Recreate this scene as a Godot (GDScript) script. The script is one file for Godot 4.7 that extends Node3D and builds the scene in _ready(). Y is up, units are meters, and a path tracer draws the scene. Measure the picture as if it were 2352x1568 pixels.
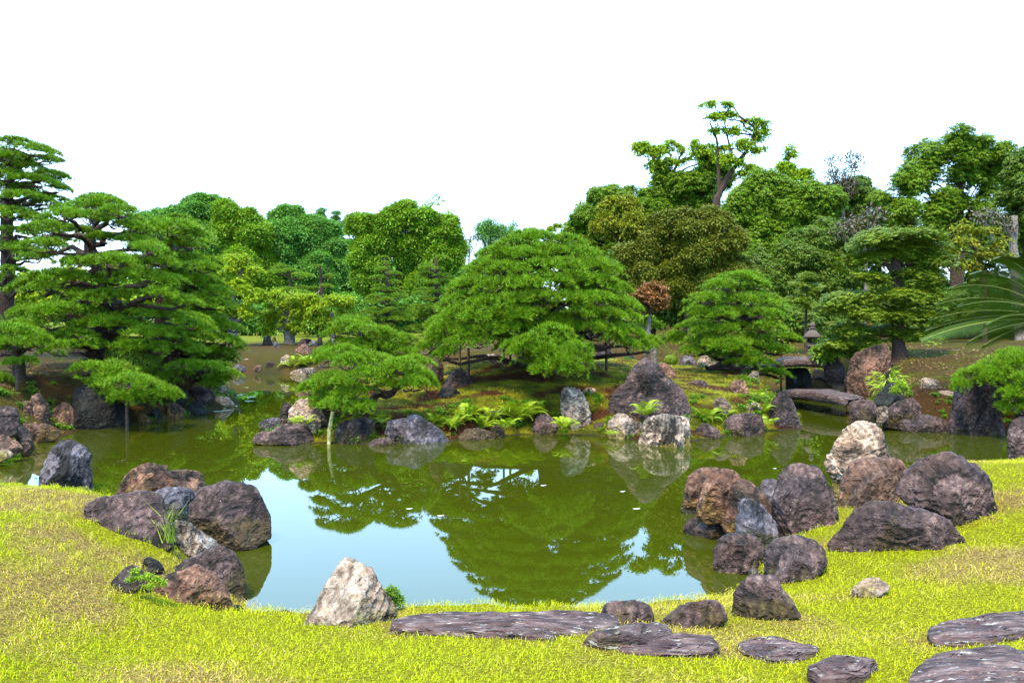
extends Node3D
# A pond garden seen from its lawn: metres, y up, the water surface at y = 0, the viewer looks towards -z.

const FOCAL := 1900.0
const CU := 1176.0
const CV := 784.0
const EYE := Vector3(0, 2.5, 0)
const PITCH := 0.02841
const EXPOSURE := 6.9

var rng := RandomNumberGenerator.new()
var nz := FastNoiseLite.new()
var nf := FastNoiseLite.new()
var nr := FastNoiseLite.new()
var nm := FastNoiseLite.new()
var taken := {}
var M := {}
var near_poly := PackedVector2Array()
var isle_poly := PackedVector2Array()
var bank_poly := PackedVector2Array()
var isle_ctrl := PackedVector3Array()
var bank_ctrl := PackedVector3Array()
var ico := {}
var pads_s: Array[Mesh] = []
var pads_l: Array[Mesh] = []
var clumps := {}
var paved: Array[PackedVector2Array] = []
var fern_fronds: Array[Mesh] = []

# ---------------------------------------------------------------- places
func ray(u: float, v: float) -> Vector3:
	return Vector3((u - CU) / FOCAL, (CV - v) / FOCAL, -1.0).rotated(Vector3.RIGHT, -PITCH)

func P(u: float, v: float, d: float) -> Vector3:
	var r := ray(u, v)
	return EYE + r * (d / -r.z)

func shore(t: String) -> PackedVector2Array:    # "u,depth ..." points on the water's edge
	var out := PackedVector2Array()
	for w in t.split(" ", false):
		var c := w.split_floats(",")
		out.append(Vector2((c[0] - CU) / FOCAL * c[1], -c[1]))
	return out

func controls(t: String) -> PackedVector3Array:
	var out := PackedVector3Array()
	for w in t.split(" ", false):
		var c := w.split_floats(",")
		out.append(P(c[0], c[1], c[2]))
	return out

func sd(poly: PackedVector2Array, p: Vector2) -> float:
	var best := 1e9
	var n := poly.size()
	var a := poly[n - 1]
	for i in n:
		var b := poly[i]
		best = minf(best, p.distance_squared_to(Geometry2D.get_closest_point_to_segment(p, a, b)))
		a = b
	best = sqrt(best)
	return best if Geometry2D.is_point_in_polygon(p, poly) else -best

func spread(ctrl: PackedVector3Array, x: float, z: float, sig: float) -> float:
	var s := 1e-9
	var h := 0.0
	var k := -0.5 / (sig * sig)
	for c in ctrl:
		var w := exp(k * ((c.x - x) * (c.x - x) + (c.z - z) * (c.z - z))) + 1e-7
		s += w
		h += w * c.y
	return h / s

func bank_profile(d: float, top: float, run: float) -> float:
	if d < 0.0:
		return -0.7 * smoothstep(0.0, 1.0, -d)
	return top * smoothstep(-0.05, run, d)

func lawn_h(x: float, z: float) -> float:
	var d := sd(near_poly, Vector2(x, z)) + 0.12 * nz.get_noise_2d(x * 120, z * 120)
	if d < 0.0:
		return -0.7 * smoothstep(0.0, 0.6, -d)
	var lip := 0.15 + 0.36 * smoothstep(-2.2, -4.2, x) + 0.38 * smoothstep(4.2, 5.8, x)
	return lip * smoothstep(0.0, 0.55, d) + 0.85 * (1.0 - exp(-d / 3.4)) + 0.03 * nz.get_noise_2d(x * 60, z * 60)

func isle_h(x: float, z: float) -> float:
	var d := sd(isle_poly, Vector2(x, z)) + 0.15 * nz.get_noise_2d(x * 90, z * 90)
	return bank_profile(d, spread(isle_ctrl, x, z, 1.1) + 0.04 * nz.get_noise_2d(x * 110, z * 110), 1.3)

func bank_h(x: float, z: float) -> float:
	var d := sd(bank_poly, Vector2(x, z)) + 0.2 * nz.get_noise_2d(x * 60, z * 60)
	return bank_profile(d, spread(bank_ctrl, x, z, 2.6 + maxf(0.0, -z - 26.0) * 0.12) + 0.08 * nz.get_noise_2d(x * 40, z * 40), 1.7)

func H(x: float, z: float) -> float:
	if z > -13.6:
		return lawn_h(x, z)
	if absf(x) < 9.5 and z > -31.0:
		var h := isle_h(x, z)
		if h > 0.0:
			return h
	return bank_h(x, z)

func hit(u: float, v: float) -> Vector3:
	var d := 2.6
	while d < 90.0:
		var p := P(u, v, d)
		if p.y <= maxf(H(p.x, p.z), 0.0):
			return p
		d *= 1.012
	return P(u, v, 90.0)

# ---------------------------------------------------------------- nodes and meshes
func numbered(called: String) -> String:
	var n: int = taken.get(called, 0)
	taken[called] = n + 1
	return called if n == 0 else "%s_%03d" % [called, n]

func thing(called: String, label: String, category: String, at: Vector3, group := "") -> Node3D:
	var o := Node3D.new()
	o.name = numbered(called)
	add_child(o)
	o.position = at
	mark(o, label, category, group)
	return o

func mark(o: Node, label: String, category: String, group := "") -> void:
	o.set_meta("label", label)
	o.set_meta("category", category)
	if group:
		o.set_meta("group", group)

func part(called: String, m: Mesh, parent: Node3D, mat: Material = null) -> MeshInstance3D:
	var o := MeshInstance3D.new()
	o.name = called
	o.mesh = m
	if mat:
		o.material_override = mat
	parent.add_child(o, true)
	return o

func structure(called: String, m: Mesh, kind := "structure") -> MeshInstance3D:
	var o := part(numbered(called), m, self)
	o.set_meta("kind", kind)
	return o

func smooth_mesh(v: PackedVector3Array, idx: PackedInt32Array, mat: Material, cols := PackedColorArray(), into: ArrayMesh = null) -> ArrayMesh:
	var n := PackedVector3Array()
	n.resize(v.size())
	for i in range(0, idx.size(), 3):
		var a := idx[i]
		var b := idx[i + 1]
		var c := idx[i + 2]
		var f := (v[c] - v[a]).cross(v[b] - v[a])
		n[a] += f
		n[b] += f
		n[c] += f
	for i in n.size():
		n[i] = n[i].normalized()
	var arr := []
	arr.resize(Mesh.ARRAY_MAX)
	arr[Mesh.ARRAY_VERTEX] = v
	arr[Mesh.ARRAY_NORMAL] = n
	arr[Mesh.ARRAY_INDEX] = idx
	if cols.size():
		arr[Mesh.ARRAY_COLOR] = cols
	var m := into if into else ArrayMesh.new()
	m.add_surface_from_arrays(Mesh.PRIMITIVE_TRIANGLES, arr)
	m.surface_set_material(m.get_surface_count() - 1, mat)
	return m

func flat_mesh(v: PackedVector3Array, cols: PackedColorArray, mat: Material, into: ArrayMesh = null) -> ArrayMesh:    # loose triangles, three points each
	var arr := []
	arr.resize(Mesh.ARRAY_MAX)
	arr[Mesh.ARRAY_VERTEX] = v
	if cols.size():
		arr[Mesh.ARRAY_COLOR] = cols
	var m := into if into else ArrayMesh.new()
	m.add_surface_from_arrays(Mesh.PRIMITIVE_TRIANGLES, arr)
	m.surface_set_material(m.get_surface_count() - 1, mat)
	return m

func rb(a: float, b: float) -> float:
	return rng.randf_range(a, b)

func rdir() -> Vector3:
	var z := rb(-1, 1)
	var t := rb(0, TAU)
	var r := sqrt(1 - z * z)
	return Vector3(r * cos(t), z, r * sin(t))

# a tube along points with radii; closed at its far end
func tube_into(v: PackedVector3Array, idx: PackedInt32Array, pts: PackedVector3Array, rad: PackedFloat32Array, sides: int, knobby := 0.0) -> void:
	var base := v.size()
	var n := pts.size()
	var side := Vector3.RIGHT
	for i in n:
		var t := (pts[mini(i + 1, n - 1)] - pts[maxi(i - 1, 0)]).normalized()
		side = (side - t * side.dot(t))
		if side.length() < 0.05:
			side = t.cross(Vector3.FORWARD)
		side = side.normalized()
		var up := t.cross(side)
		for k in sides:
			var a := TAU * k / sides
			var d := side * cos(a) + up * sin(a)
			var r := rad[i]
			if knobby > 0.0:
				r *= 1.0 + knobby * nf.get_noise_3d(pts[i].x * 150 + d.x * 60, pts[i].y * 90, pts[i].z * 150 + d.z * 60)
			v.append(pts[i] + d * r)
	for i in n - 1:
		for k in sides:
			var a := base + i * sides + k
			var b := base + i * sides + (k + 1) % sides
			idx.append_array([a, a + sides, b, b, a + sides, b + sides])
	v.append(pts[n - 1])
	var tip := v.size() - 1
	for k in sides:
		idx.append_array([base + (n - 1) * sides + k, tip, base + (n - 1) * sides + (k + 1) % sides])

func tube(pts: PackedVector3Array, rad: PackedFloat32Array, sides: int, mat: Material, knobby := 0.0) -> ArrayMesh:
	var v := PackedVector3Array()
	var idx := PackedInt32Array()
	tube_into(v, idx, pts, rad, sides, knobby)
	return smooth_mesh(v, idx, mat)

func curve_points(pts: PackedVector3Array, per: int) -> PackedVector3Array:    # Catmull-Rom through the points
	var out := PackedVector3Array()
	var n := pts.size()
	for i in n - 1:
		for k in per:
			var t := float(k) / per
			out.append(pts[i].cubic_interpolate(pts[i + 1], pts[maxi(i - 1, 0)], pts[mini(i + 2, n - 1)], t))
	out.append(pts[n - 1])
	return out

# ---------------------------------------------------------------- materials
func noise(kind: int, freq: float, oct: int, sd_: int, gain := 0.5) -> FastNoiseLite:
	var f := FastNoiseLite.new()
	f.noise_type = kind
	f.frequency = freq
	f.fractal_octaves = oct
	f.fractal_gain = gain
	f.seed = sd_
	return f

func tex(f: FastNoiseLite, size: int, stops: Array = [], squeeze := Vector2i(1, 1)) -> NoiseTexture2D:    # stops: [place, colour, ...]
	var t := NoiseTexture2D.new()
	t.width = size / squeeze.x
	t.height = size / squeeze.y
	t.seamless = true
	t.noise = f
	if stops.size():
		var g := Gradient.new()
		var at := PackedFloat32Array()
		var cs := PackedColorArray()
		for i in range(0, stops.size(), 2):
			at.append(stops[i])
			cs.append(stops[i + 1])
		g.offsets = at
		g.colors = cs
		t.color_ramp = g
	return t

func std(color: Color, rough := 0.8) -> StandardMaterial3D:
	var m := StandardMaterial3D.new()
	m.albedo_color = color
	m.roughness = rough
	m.metallic_specular = 0.4
	return m

func lin(r: float, g: float, b: float) -> Color:
	return Color(r, g, b).linear_to_srgb()

func leaf_mat(r: float, g: float, b: float, back := 0.5, rough := 0.5) -> StandardMaterial3D:
	var m := std(lin(r, g, b), rough)
	m.vertex_color_use_as_albedo = true
	m.metallic_specular = 0.3
	m.backlight_enabled = true
	m.backlight = Color(back, back, back * 0.6)
	return m

func tri(m: StandardMaterial3D, t: Texture2D, size: float, bump: Texture2D = null, cm := 2.0) -> StandardMaterial3D:
	m.albedo_texture = t
	m.uv1_triplanar = true
	m.uv1_triplanar_sharpness = 3.0
	m.uv1_scale = Vector3.ONE / size
	if bump:
		m.heightmap_enabled = true
		m.heightmap_texture = bump
		m.heightmap_scale = cm
	return m

func fleck(m: StandardMaterial3D, f: FastNoiseLite, at: float, color: Color, squeeze: Vector2i) -> void:     # pale lichen and crystal flecks over the stone
	m.detail_enabled = true
	m.detail_blend_mode = BaseMaterial3D.BLEND_MODE_MIX
	m.detail_uv_layer = BaseMaterial3D.DETAIL_UV_1
	m.detail_albedo = tex(f, 1024, [0.0, Color(color, 0.0), at, Color(color, 0.0), at + 0.05, Color(color, 0.45), 1.0, Color(color, 0.8)], squeeze)

func make_materials() -> void:
	var S := FastNoiseLite.TYPE_SIMPLEX_SMOOTH
	# stone: fine mottling over coarse, pale crystals in it; the mesh's own colours carry the larger patches
	var grain := noise(S, 0.012, 7, 11, 0.72)
	var specks := noise(FastNoiseLite.TYPE_CELLULAR, 0.06, 3, 12, 0.6)
	specks.cellular_return_type = FastNoiseLite.RETURN_DISTANCE2_SUB
	var ridges := noise(S, 0.007, 7, 13, 0.6)
	ridges.fractal_type = FastNoiseLite.FRACTAL_RIDGED
	var bump := tex(ridges, 512)
	var pit := tex(noise(S, 0.03, 6, 14, 0.7), 512)
	var layers := tex(noise(S, 0.02, 6, 15, 0.7), 1024, [], Vector2i(4, 1))
	var tones := [
		["purple", [0.1, Color8(36, 25, 27), 0.35, Color8(64, 49, 50), 0.5, Color8(80, 64, 64), 0.65, Color8(102, 85, 83), 0.85, Color8(140, 124, 117), 1.0, Color8(170, 154, 146)], 0.9, 0.86],
		["pale", [0.1, Color8(82, 64, 55), 0.35, Color8(132, 111, 97), 0.5, Color8(162, 142, 126), 0.65, Color8(190, 172, 156), 0.85, Color8(216, 204, 192), 1.0, Color8(230, 221, 211)], 0.9, 0.84],
		["blue", [0.1, Color8(42, 39, 46), 0.35, Color8(70, 66, 75), 0.5, Color8(88, 84, 94), 0.65, Color8(108, 104, 114), 0.85, Color8(142, 139, 148), 1.0, Color8(166, 163, 170)], 0.9, 0.86],
		["rust", [0.1, Color8(56, 36, 29), 0.35, Color8(94, 66, 54), 0.5, Color8(114, 83, 68), 0.65, Color8(138, 106, 87), 0.85, Color8(170, 142, 119), 1.0, Color8(192, 168, 146)], 0.9, 0.86],
		["dark", [0.1, Color8(12, 14, 15), 0.4, Color8(24, 28, 29), 0.6, Color8(36, 40, 41), 0.8, Color8(56, 58, 56), 1.0, Color8(80, 80, 76)], 0.9, 0.84],
	]
	var dots := noise(S, 0.022, 5, 16, 0.62)
	for t in tones:
		var m := tri(std(Color.WHITE, 0.88), tex(grain, 1024, t[1]), t[2] * 1.4, bump, 8.0)
		fleck(m, dots, t[3], Color8(214, 206, 196), Vector2i(1, 1))
		m.vertex_color_use_as_albedo = true
		M[t[0]] = m
	var sl := tri(std(Color.WHITE, 0.8), tex(noise(S, 0.016, 6, 21, 0.62), 1024, [0.1, Color8(44, 31, 32), 0.42, Color8(78, 60, 61), 0.58, Color8(98, 79, 78), 0.75, Color8(120, 102, 100), 1.0, Color8(146, 132, 128)], Vector2i(4, 1)), 1.0, layers, 3.5)
	sl.vertex_color_use_as_albedo = true
	sl.uv1_scale = Vector3(0.8, 0.8, 0.8)
	fleck(sl, noise(S, 0.03, 5, 17, 0.65), 0.70, Color8(176, 182, 178), Vector2i(4, 1))
	M["slab"] = sl
	M["pit"] = pit
	# grounds
	var soil := tex(noise(S, 0.03, 6, 31, 0.7), 1024, [0.2, Color8(150, 140, 130), 0.5, Color8(205, 200, 196), 0.75, Color8(255, 255, 255)])
	var rough_soil := tex(noise(S, 0.05, 6, 32, 0.7), 1024)
	var g := tri(std(Color.WHITE, 0.95), soil, 1.4, rough_soil, 4.0)
	g.vertex_color_use_as_albedo = true
	g.metallic_specular = 0.2
	M["soil"] = g
	# plants
	M["grass"] = leaf_mat(1, 1, 1, 0.5, 0.55)
	M["needle"] = leaf_mat(0.165, 0.345, 0.008, 0.55)
	M["needle_far"] = leaf_mat(0.200, 0.370, 0.026, 0.8)
	M["twig"] = std(Color8(44, 32, 26), 0.9)
	M["camphor"] = leaf_mat(0.185, 0.390, 0.025, 0.9)
	M["camphor_teal"] = leaf_mat(0.125, 0.350, 0.060, 0.9)
	M["cherry"] = leaf_mat(0.290, 0.460, 0.018, 0.9)
	M["wood_green"] = leaf_mat(0.165, 0.330, 0.022, 0.9, 0.4)
	M["wood_dark"] = leaf_mat(0.110, 0.215, 0.022, 0.8, 0.4)
	M["wood_lime"] = leaf_mat(0.270, 0.460, 0.024, 0.9)
	M["olive"] = leaf_mat(0.140, 0.185, 0.016, 0.7)
	M["yellow"] = leaf_mat(0.230, 0.290, 0.022, 0.9)
	M["podo"] = leaf_mat(0.170, 0.290, 0.022, 0.7, 0.35)
	M["red"] = leaf_mat(0.260, 0.130, 0.050, 0.8)
	M["grey_leaf"] = leaf_mat(0.110, 0.105, 0.080, 0.4)
	M["fern"] = leaf_mat(0.260, 0.390, 0.020, 0.6)
	M["cycad"] = leaf_mat(0.050, 0.095, 0.008, 0.3, 0.3)
	M["box"] = leaf_mat(0.150, 0.250, 0.014, 0.5)
	M["moss_tuft"] = leaf_mat(1, 1, 1, 0.3, 0.8)
	var barkn := tex(noise(FastNoiseLite.TYPE_CELLULAR, 0.03, 4, 41, 0.6), 512)
	M["bark"] = tri(std(Color.WHITE, 0.92), tex(noise(S, 0.03, 5, 42, 0.6), 512, [0.2, Color8(26, 19, 17), 0.55, Color8(66, 50, 44), 0.85, Color8(106, 86, 76)]), 0.6, barkn, 4.0)
	M["bark_grey"] = tri(std(Color.WHITE, 0.92), tex(noise(S, 0.02, 5, 43, 0.6), 512, [0.2, Color8(58, 54, 50), 0.55, Color8(110, 102, 96), 0.85, Color8(150, 144, 136)]), 0.8, barkn, 2.0)
	M["post"] = tri(std(Color.WHITE, 0.9), tex(noise(S, 0.03, 4, 44), 256, [0.2, Color8(42, 34, 28), 0.8, Color8(88, 74, 62)]), 0.5)
	M["bamboo"] = tri(std(Color.WHITE, 0.5), tex(noise(S, 0.02, 4, 45), 256, [0.2, Color8(118, 116, 70), 0.8, Color8(176, 172, 120)]), 0.6)
	M["granite"] = tri(std(Color.WHITE, 0.9), tex(noise(S, 0.05, 5, 46, 0.7), 512, [0.2, Color8(44, 38, 37), 0.55, Color8(84, 76, 72), 0.85, Color8(124, 116, 108)]), 0.8, pit, 1.5)
	# murky green pond: opaque, with the slightest ripple
	var w := std(lin(0.026, 0.034, 0.0015), 0.0)
	w.metallic_specular = 0.48
	w.uv1_triplanar = true
	w.uv1_world_triplanar = true
	w.uv1_scale = Vector3(0.28, 0.28, 0.55)
	w.normal_enabled = true
	var rip := tex(noise(S, 0.012, 4, 51, 0.45), 512)
	rip.as_normal_map = true
	rip.bump_strength = 4.0
	w.normal_texture = rip
	w.normal_scale = 0.0045
	M["water"] = w

# ---------------------------------------------------------------- rocks
func icosphere(level: int) -> Array:
	if ico.has(level):
		return ico[level]
	var v := PackedVector3Array()
	var idx := PackedInt32Array()
	if level == 0:
		v = PackedVector3Array([Vector3.UP, Vector3.RIGHT, Vector3.BACK, Vector3.LEFT, Vector3.FORWARD, Vector3.DOWN])
		for k in 4:
			idx.append_array([0, 1 + k, 1 + (k + 1) % 4, 5, 1 + (k + 1) % 4, 1 + k])
	else:
		var p: Array = icosphere(level - 1)
		v = p[0].duplicate()
		var mid := {}
		var old: PackedInt32Array = p[1]
		for i in range(0, old.size(), 3):
			var m := PackedInt32Array()
			for k in 3:
				var a := mini(old[i + k], old[i + (k + 1) % 3])
				var b := maxi(old[i + k], old[i + (k + 1) % 3])
				var key := a * 100000 + b
				if not mid.has(key):
					mid[key] = v.size()
					v.append(((v[a] + v[b]) * 0.5).normalized())
				m.append(mid[key])
			idx.append_array([old[i], m[0], m[2], m[0], old[i + 1], m[1], m[2], m[1], old[i + 2], m[0], m[1], m[2]])
	# every face clockwise seen from outside
	for i in range(0, idx.size(), 3):
		if (v[idx[i + 2]] - v[idx[i]]).cross(v[idx[i + 1]] - v[idx[i]]).dot(v[idx[i]]) < 0.0:
			var s := idx[i + 1]
			idx[i + 1] = idx[i + 2]
			idx[i + 2] = s
	ico[level] = [v, idx]
	return ico[level]

# A boulder whose outline was measured: "u,v u,v ..." round its visible edge, standing where its foot meets the ground or the water.
# opts: D depth of its foot, k thickness, t a flat top, r roughness, l level, s streaks
func rock(tone: String, opts: String, label: String, outline: String) -> void:
	var o := {"D": 0.0, "k": 0.75, "t": 0.0, "r": 1.0, "l": 5.0, "s": 0.0, "w": 0.5, "m": 0.5}
	for w in opts.split(" ", false):
		o[w[0]] = float(w.substr(1))
	var poly := PackedVector2Array()
	var lo := Vector2(1e9, 1e9)
	var hi := Vector2(-1e9, -1e9)
	for w in outline.split(" ", false):
		var c := w.split_floats(",")
		poly.append(Vector2(c[0], c[1]))
		lo = lo.min(poly[-1])
		hi = hi.max(poly[-1])
	var foot := Vector3.ZERO
	var fu := 0.0
	var fw := 0.0
	for p in poly:
		var w := exp((p.y - hi.y) / (hi.y - lo.y) * 6.0)
		fu += p.x * w
		fw += w
	fu /= fw
	if o.D > 0.0:
		foot = P(fu, hi.y, o.D)
	else:
		foot = hit(fu, hi.y - 0.03 * (hi.y - lo.y))
	var size := hi - lo
	var dep := -foot.z
	var half_z: float = o.k * 0.5 * minf(size.x, size.y * 1.5) / FOCAL * dep
	var cd := dep + half_z * 0.3
	var s := cd / FOCAL
	var cpx := Vector2((lo.x + hi.x) * 0.5, lo.y + size.y * 0.6)
	var mid := P(cpx.x, cpx.y, cd)
	var wdir := (mid - EYE).normalized()
	var right := wdir.cross(Vector3.UP).normalized()
	var up := right.cross(wdir)
	# the outline continues below its foot
	var line := PackedVector2Array()
	for p in poly:
		var low := clampf((p.y - cpx.y) / (hi.y - cpx.y), 0.0, 1.0)
		line.append(Vector2(p.x - cpx.x, cpx.y - p.y - low * low * (0.35 * size.y + 6.0)))
	var steps := 128
	var R := PackedFloat32Array()
	for i in steps:
		var a := TAU * i / steps
		var d := Vector2(cos(a), sin(a)) * 5000.0
		var far := 0.0
		for k in line.size():
			var x: Variant = Geometry2D.segment_intersects_segment(Vector2.ZERO, d, line[k], line[(k + 1) % line.size()])
			if x != null:
				far = maxf(far, (x as Vector2).length())
		R.append(maxf(far, 2.0) * 1.03)
	var RS := PackedFloat32Array()
	for i in steps:
		RS.append(R[i] * 0.8 + (R[(i + 1) % steps] + R[(i + steps - 1) % steps]) * 0.1)
	var seedf := float(hash(label) % 997)
	rng.seed = hash(label)
	var cuts := []
	var rad := (size.x + size.y) * 0.25 * s
	for i in 11:
		var n := Vector3(rb(-1, 1), rb(-0.3, 0.9), rb(0.15, 1.1)).normalized()
		cuts.append([n, rb(0.52, 0.86)])
	var data := icosphere(int(o.l))
	var dirs: PackedVector3Array = data[0]
	var v := PackedVector3Array()
	var cols := PackedColorArray()
	v.resize(dirs.size())
	cols.resize(dirs.size())
	var top_y := 0.0
	for i in dirs.size():
		var d := dirs[i]
		var rho := Vector2(d.x, d.y).length()
		var f := fposmod(atan2(d.y, d.x) / TAU, 1.0) * steps
		var i0 := int(f) % steps
		var r := lerpf(RS[i0], RS[(i0 + 1) % steps], f - floorf(f)) * s
		var q := pow(rho, 0.62)
		var e := Vector2(d.x, d.y) / maxf(rho, 1e-5) * (r * q)
		v[i] = Vector3(e.x, e.y, signf(d.z) * pow(absf(d.z), 0.75) * half_z)
		top_y = maxf(top_y, e.y)
	# cleavage planes on the near and upper sides
	for c in cuts:
		var n: Vector3 = c[0]
		var most := -1e9
		for i in range(0, v.size(), 7):
			most = maxf(most, v[i].dot(n))
		var off: float = most * c[1]
		for i in v.size():
			var t := v[i].dot(n) - off
			if t > 0.0:
				var edge := clampf(1.0 - absf(v[i].z) / half_z, 0.0, 1.0)
				v[i] -= n * t * (1.0 - 0.8 * pow(edge, 2.0))
	if o.t > 0.0:      # a level top: everything above a plane that falls a little towards the viewer
		var tilt := -asin(clampf(wdir.y, -0.9, 0.9))
		var n := Vector3(0, cos(tilt + 0.10 * o.t), sin(tilt + 0.10 * o.t))
		var off := top_y * n.y * 0.985
		for i in v.size():
			var t := v[i].dot(n) - off
			if t > 0.0:
				v[i] -= n * t * 0.96
	var amp: float = o.r * rad
	var big := 1.1 / rad
	var basis := Basis(right, up, -wdir)
	var bed := Vector3(rb(-0.5, 0.5), 1.0, rb(-0.4, 0.4)).normalized()
	if rng.randf() < 0.45:
		bed = Vector3(1.0, rb(-0.5, 0.5), rb(-0.6, 0.6)).normalized()
	var gap := rad * rb(0.16, 0.30)
	var root := thing("rock", label, "rock", foot + Vector3(0, 0, 0))
	var white_at: float = 0.31 - 0.30 * float(o.w)
	for i in v.size():
		var p := v[i]
		var nrm := p.normalized()
		var x := p * big
		var crag := nr.get_noise_3d(x.x * (34 + 40 * o.s) + seedf, x.y * 34 * (1.0 - 0.6 * o.s), x.z * (34 + 40 * o.s))
		var lump := nz.get_noise_3d(x.x * 55 + seedf, x.y * 55, x.z * 55 + seedf)
		var fine := nf.get_noise_3d(p.x * 900 + seedf, p.y * 900 * (1.0 - 0.7 * o.s), p.z * 900)
		var lay := p.dot(bed) / gap + 1.3 * nz.get_noise_3d(x.x * 40, x.y * 40 + seedf, x.z * 40) + 0.5 * fine
		var saw := lay - floorf(lay)
		saw = saw * saw * (1.0 - smoothstep(0.88, 1.0, saw))
		v[i] = p + nrm * (amp * (0.022 * lump - 0.075 * clampf(crag * 1.6 - 0.35, -0.1, 1.0) + 0.06 * saw * (0.6 + lump)) + 0.013 * o.r * fine * minf(1.0, rad * 2.5))
		var world := mid + basis * v[i]
		v[i] = world - foot
		var mott := nz.get_noise_3d(world.x * 110 + seedf, world.y * 90, world.z * 110)
		var stain := nm.get_noise_3d(world.x * 190 + seedf, world.y * 32, world.z * 190)
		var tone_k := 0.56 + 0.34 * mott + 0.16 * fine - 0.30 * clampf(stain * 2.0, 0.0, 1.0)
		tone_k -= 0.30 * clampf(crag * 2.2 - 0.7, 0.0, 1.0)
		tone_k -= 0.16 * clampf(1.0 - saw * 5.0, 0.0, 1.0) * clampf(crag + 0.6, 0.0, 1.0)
		var warm := nm.get_noise_3d(world.x * 70 - seedf, world.y * 70, world.z * 70)
		var col := Color(tone_k * (1.0 + 0.25 * warm), tone_k, tone_k * (1.0 - 0.22 * warm))
		var lich := nf.get_noise_3d(world.x * 260 + seedf, world.y * 220, world.z * 260) + 0.35 * nz.get_noise_3d(world.x * 130, world.y * 130 + seedf, world.z * 130)
		if lich > white_at:
			col = col.lerp(Color(1, 0.98, 0.95), clampf((lich - white_at) * 7.0, 0.0, 0.85))
		var moss: float = o.m * 1.2 - v[i].y * 5.0 + 2.2 * nf.get_noise_3d(world.x * 200, world.y * 200 + seedf, world.z * 200)
		if moss > 0.2:
			col = col.lerp(Color(0.42, 0.46, 0.10), clampf(moss - 0.2, 0.0, 0.75))
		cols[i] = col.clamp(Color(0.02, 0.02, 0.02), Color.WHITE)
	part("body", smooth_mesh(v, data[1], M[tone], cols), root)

# A flat paving stone, measured round the edge of its upper face, which lies at height y
func slab(label: String, outline: String, y: float, tone := "slab", thick := 0.16, raise := 0.035) -> void:
	var poly := PackedVector2Array()
	for w in outline.split(" ", false):
		var c := w.split_floats(",")
		var r := ray(c[0], c[1])
		var p := EYE + r * ((y - EYE.y) / r.y)
		poly.append(Vector2(p.x, p.z))
	var mid := Vector2.ZERO
	paved.append(poly)
	for p in poly:
		mid += p / poly.size()
	var steps := 96
	var rings := 26
	var seedf := float(hash(label) % 997)
	var v := PackedVector3Array([Vector3.ZERO])
	var idx := PackedInt32Array()
	var edge := PackedVector2Array()
	for k in steps:
		var a := TAU * k / steps
		var far := 0.1
		for j in poly.size():
			var x: Variant = Geometry2D.segment_intersects_segment(mid, mid + Vector2(cos(a), sin(a)) * 50.0, poly[j], poly[(j + 1) % poly.size()])
			if x != null:
				far = maxf(far, (x as Vector2).distance_to(mid))
		edge.append(Vector2(cos(a), sin(a)) * far)
	for i in rings + 4:
		for k in steps:
			var t := float(i + 1) / rings
			var soft := (edge[k] + edge[(k + 1) % steps] + edge[(k + steps - 1) % steps]) / 3.0
			var p := soft * minf(t, 1.0)
			var h := 0.0
			if i >= rings:
				h = -thick * (i - rings + 1) / 4.0
				p = soft * (1.0 + 0.02 * (i - rings + 1))
			var w := p + mid
			h += 0.03 * nz.get_noise_2d(w.x * 70 + seedf, w.y * 160) + 0.022 * nr.get_noise_2d(w.x * 60 + seedf, w.y * 330) + 0.012 * nf.get_noise_2d(w.x * 500, w.y * 1100)
			h += 0.0 if i >= rings else 0.025 * (1.0 - pow(t, 4.0)) - 0.012
			p += p.normalized() * 0.03 * nf.get_noise_2d(w.x * 300 + seedf, w.y * 300 + i * 40)
			v.append(Vector3(p.x, h, p.y))
	for k in steps:
		idx.append_array([0, 1 + k, 1 + (k + 1) % steps])
	for i in rings + 3:
		for k in steps:
			var a := 1 + i * steps + k
			var b := 1 + i * steps + (k + 1) % steps
			idx.append_array([a, a + steps, b, b, a + steps, b + steps])
	var cols := PackedColorArray()
	for p in v:
		var k := 0.62 + 0.2 * nz.get_noise_2d((p.x + mid.x) * 90, (p.z + mid.y) * 200) + 0.1 * nf.get_noise_2d(p.x * 400, p.z * 900)
		var c := Color(k, k * 0.97, k * 0.98)
		var l := nf.get_noise_2d((p.x + mid.x) * 160 + seedf, (p.z + mid.y) * 420)
		if l > 0.22:
			c = c.lerp(Color(0.9, 1, 0.97), clampf((l - 0.22) * 5.0, 0.0, 0.9))
		cols.append(c.clamp(Color(0.02, 0.02, 0.02), Color.WHITE))
	if (v[idx[2]] - v[0]).cross(v[idx[1]] - v[0]).y < 0.0:
		for i in range(0, idx.size(), 3):
			var s := idx[i + 1]
			idx[i + 1] = idx[i + 2]
			idx[i + 2] = s
	var root := thing("stepping_stone", label, "stepping stone", Vector3(mid.x, y + raise, mid.y))
	part("body", smooth_mesh(v, idx, M[tone], cols), root)

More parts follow.
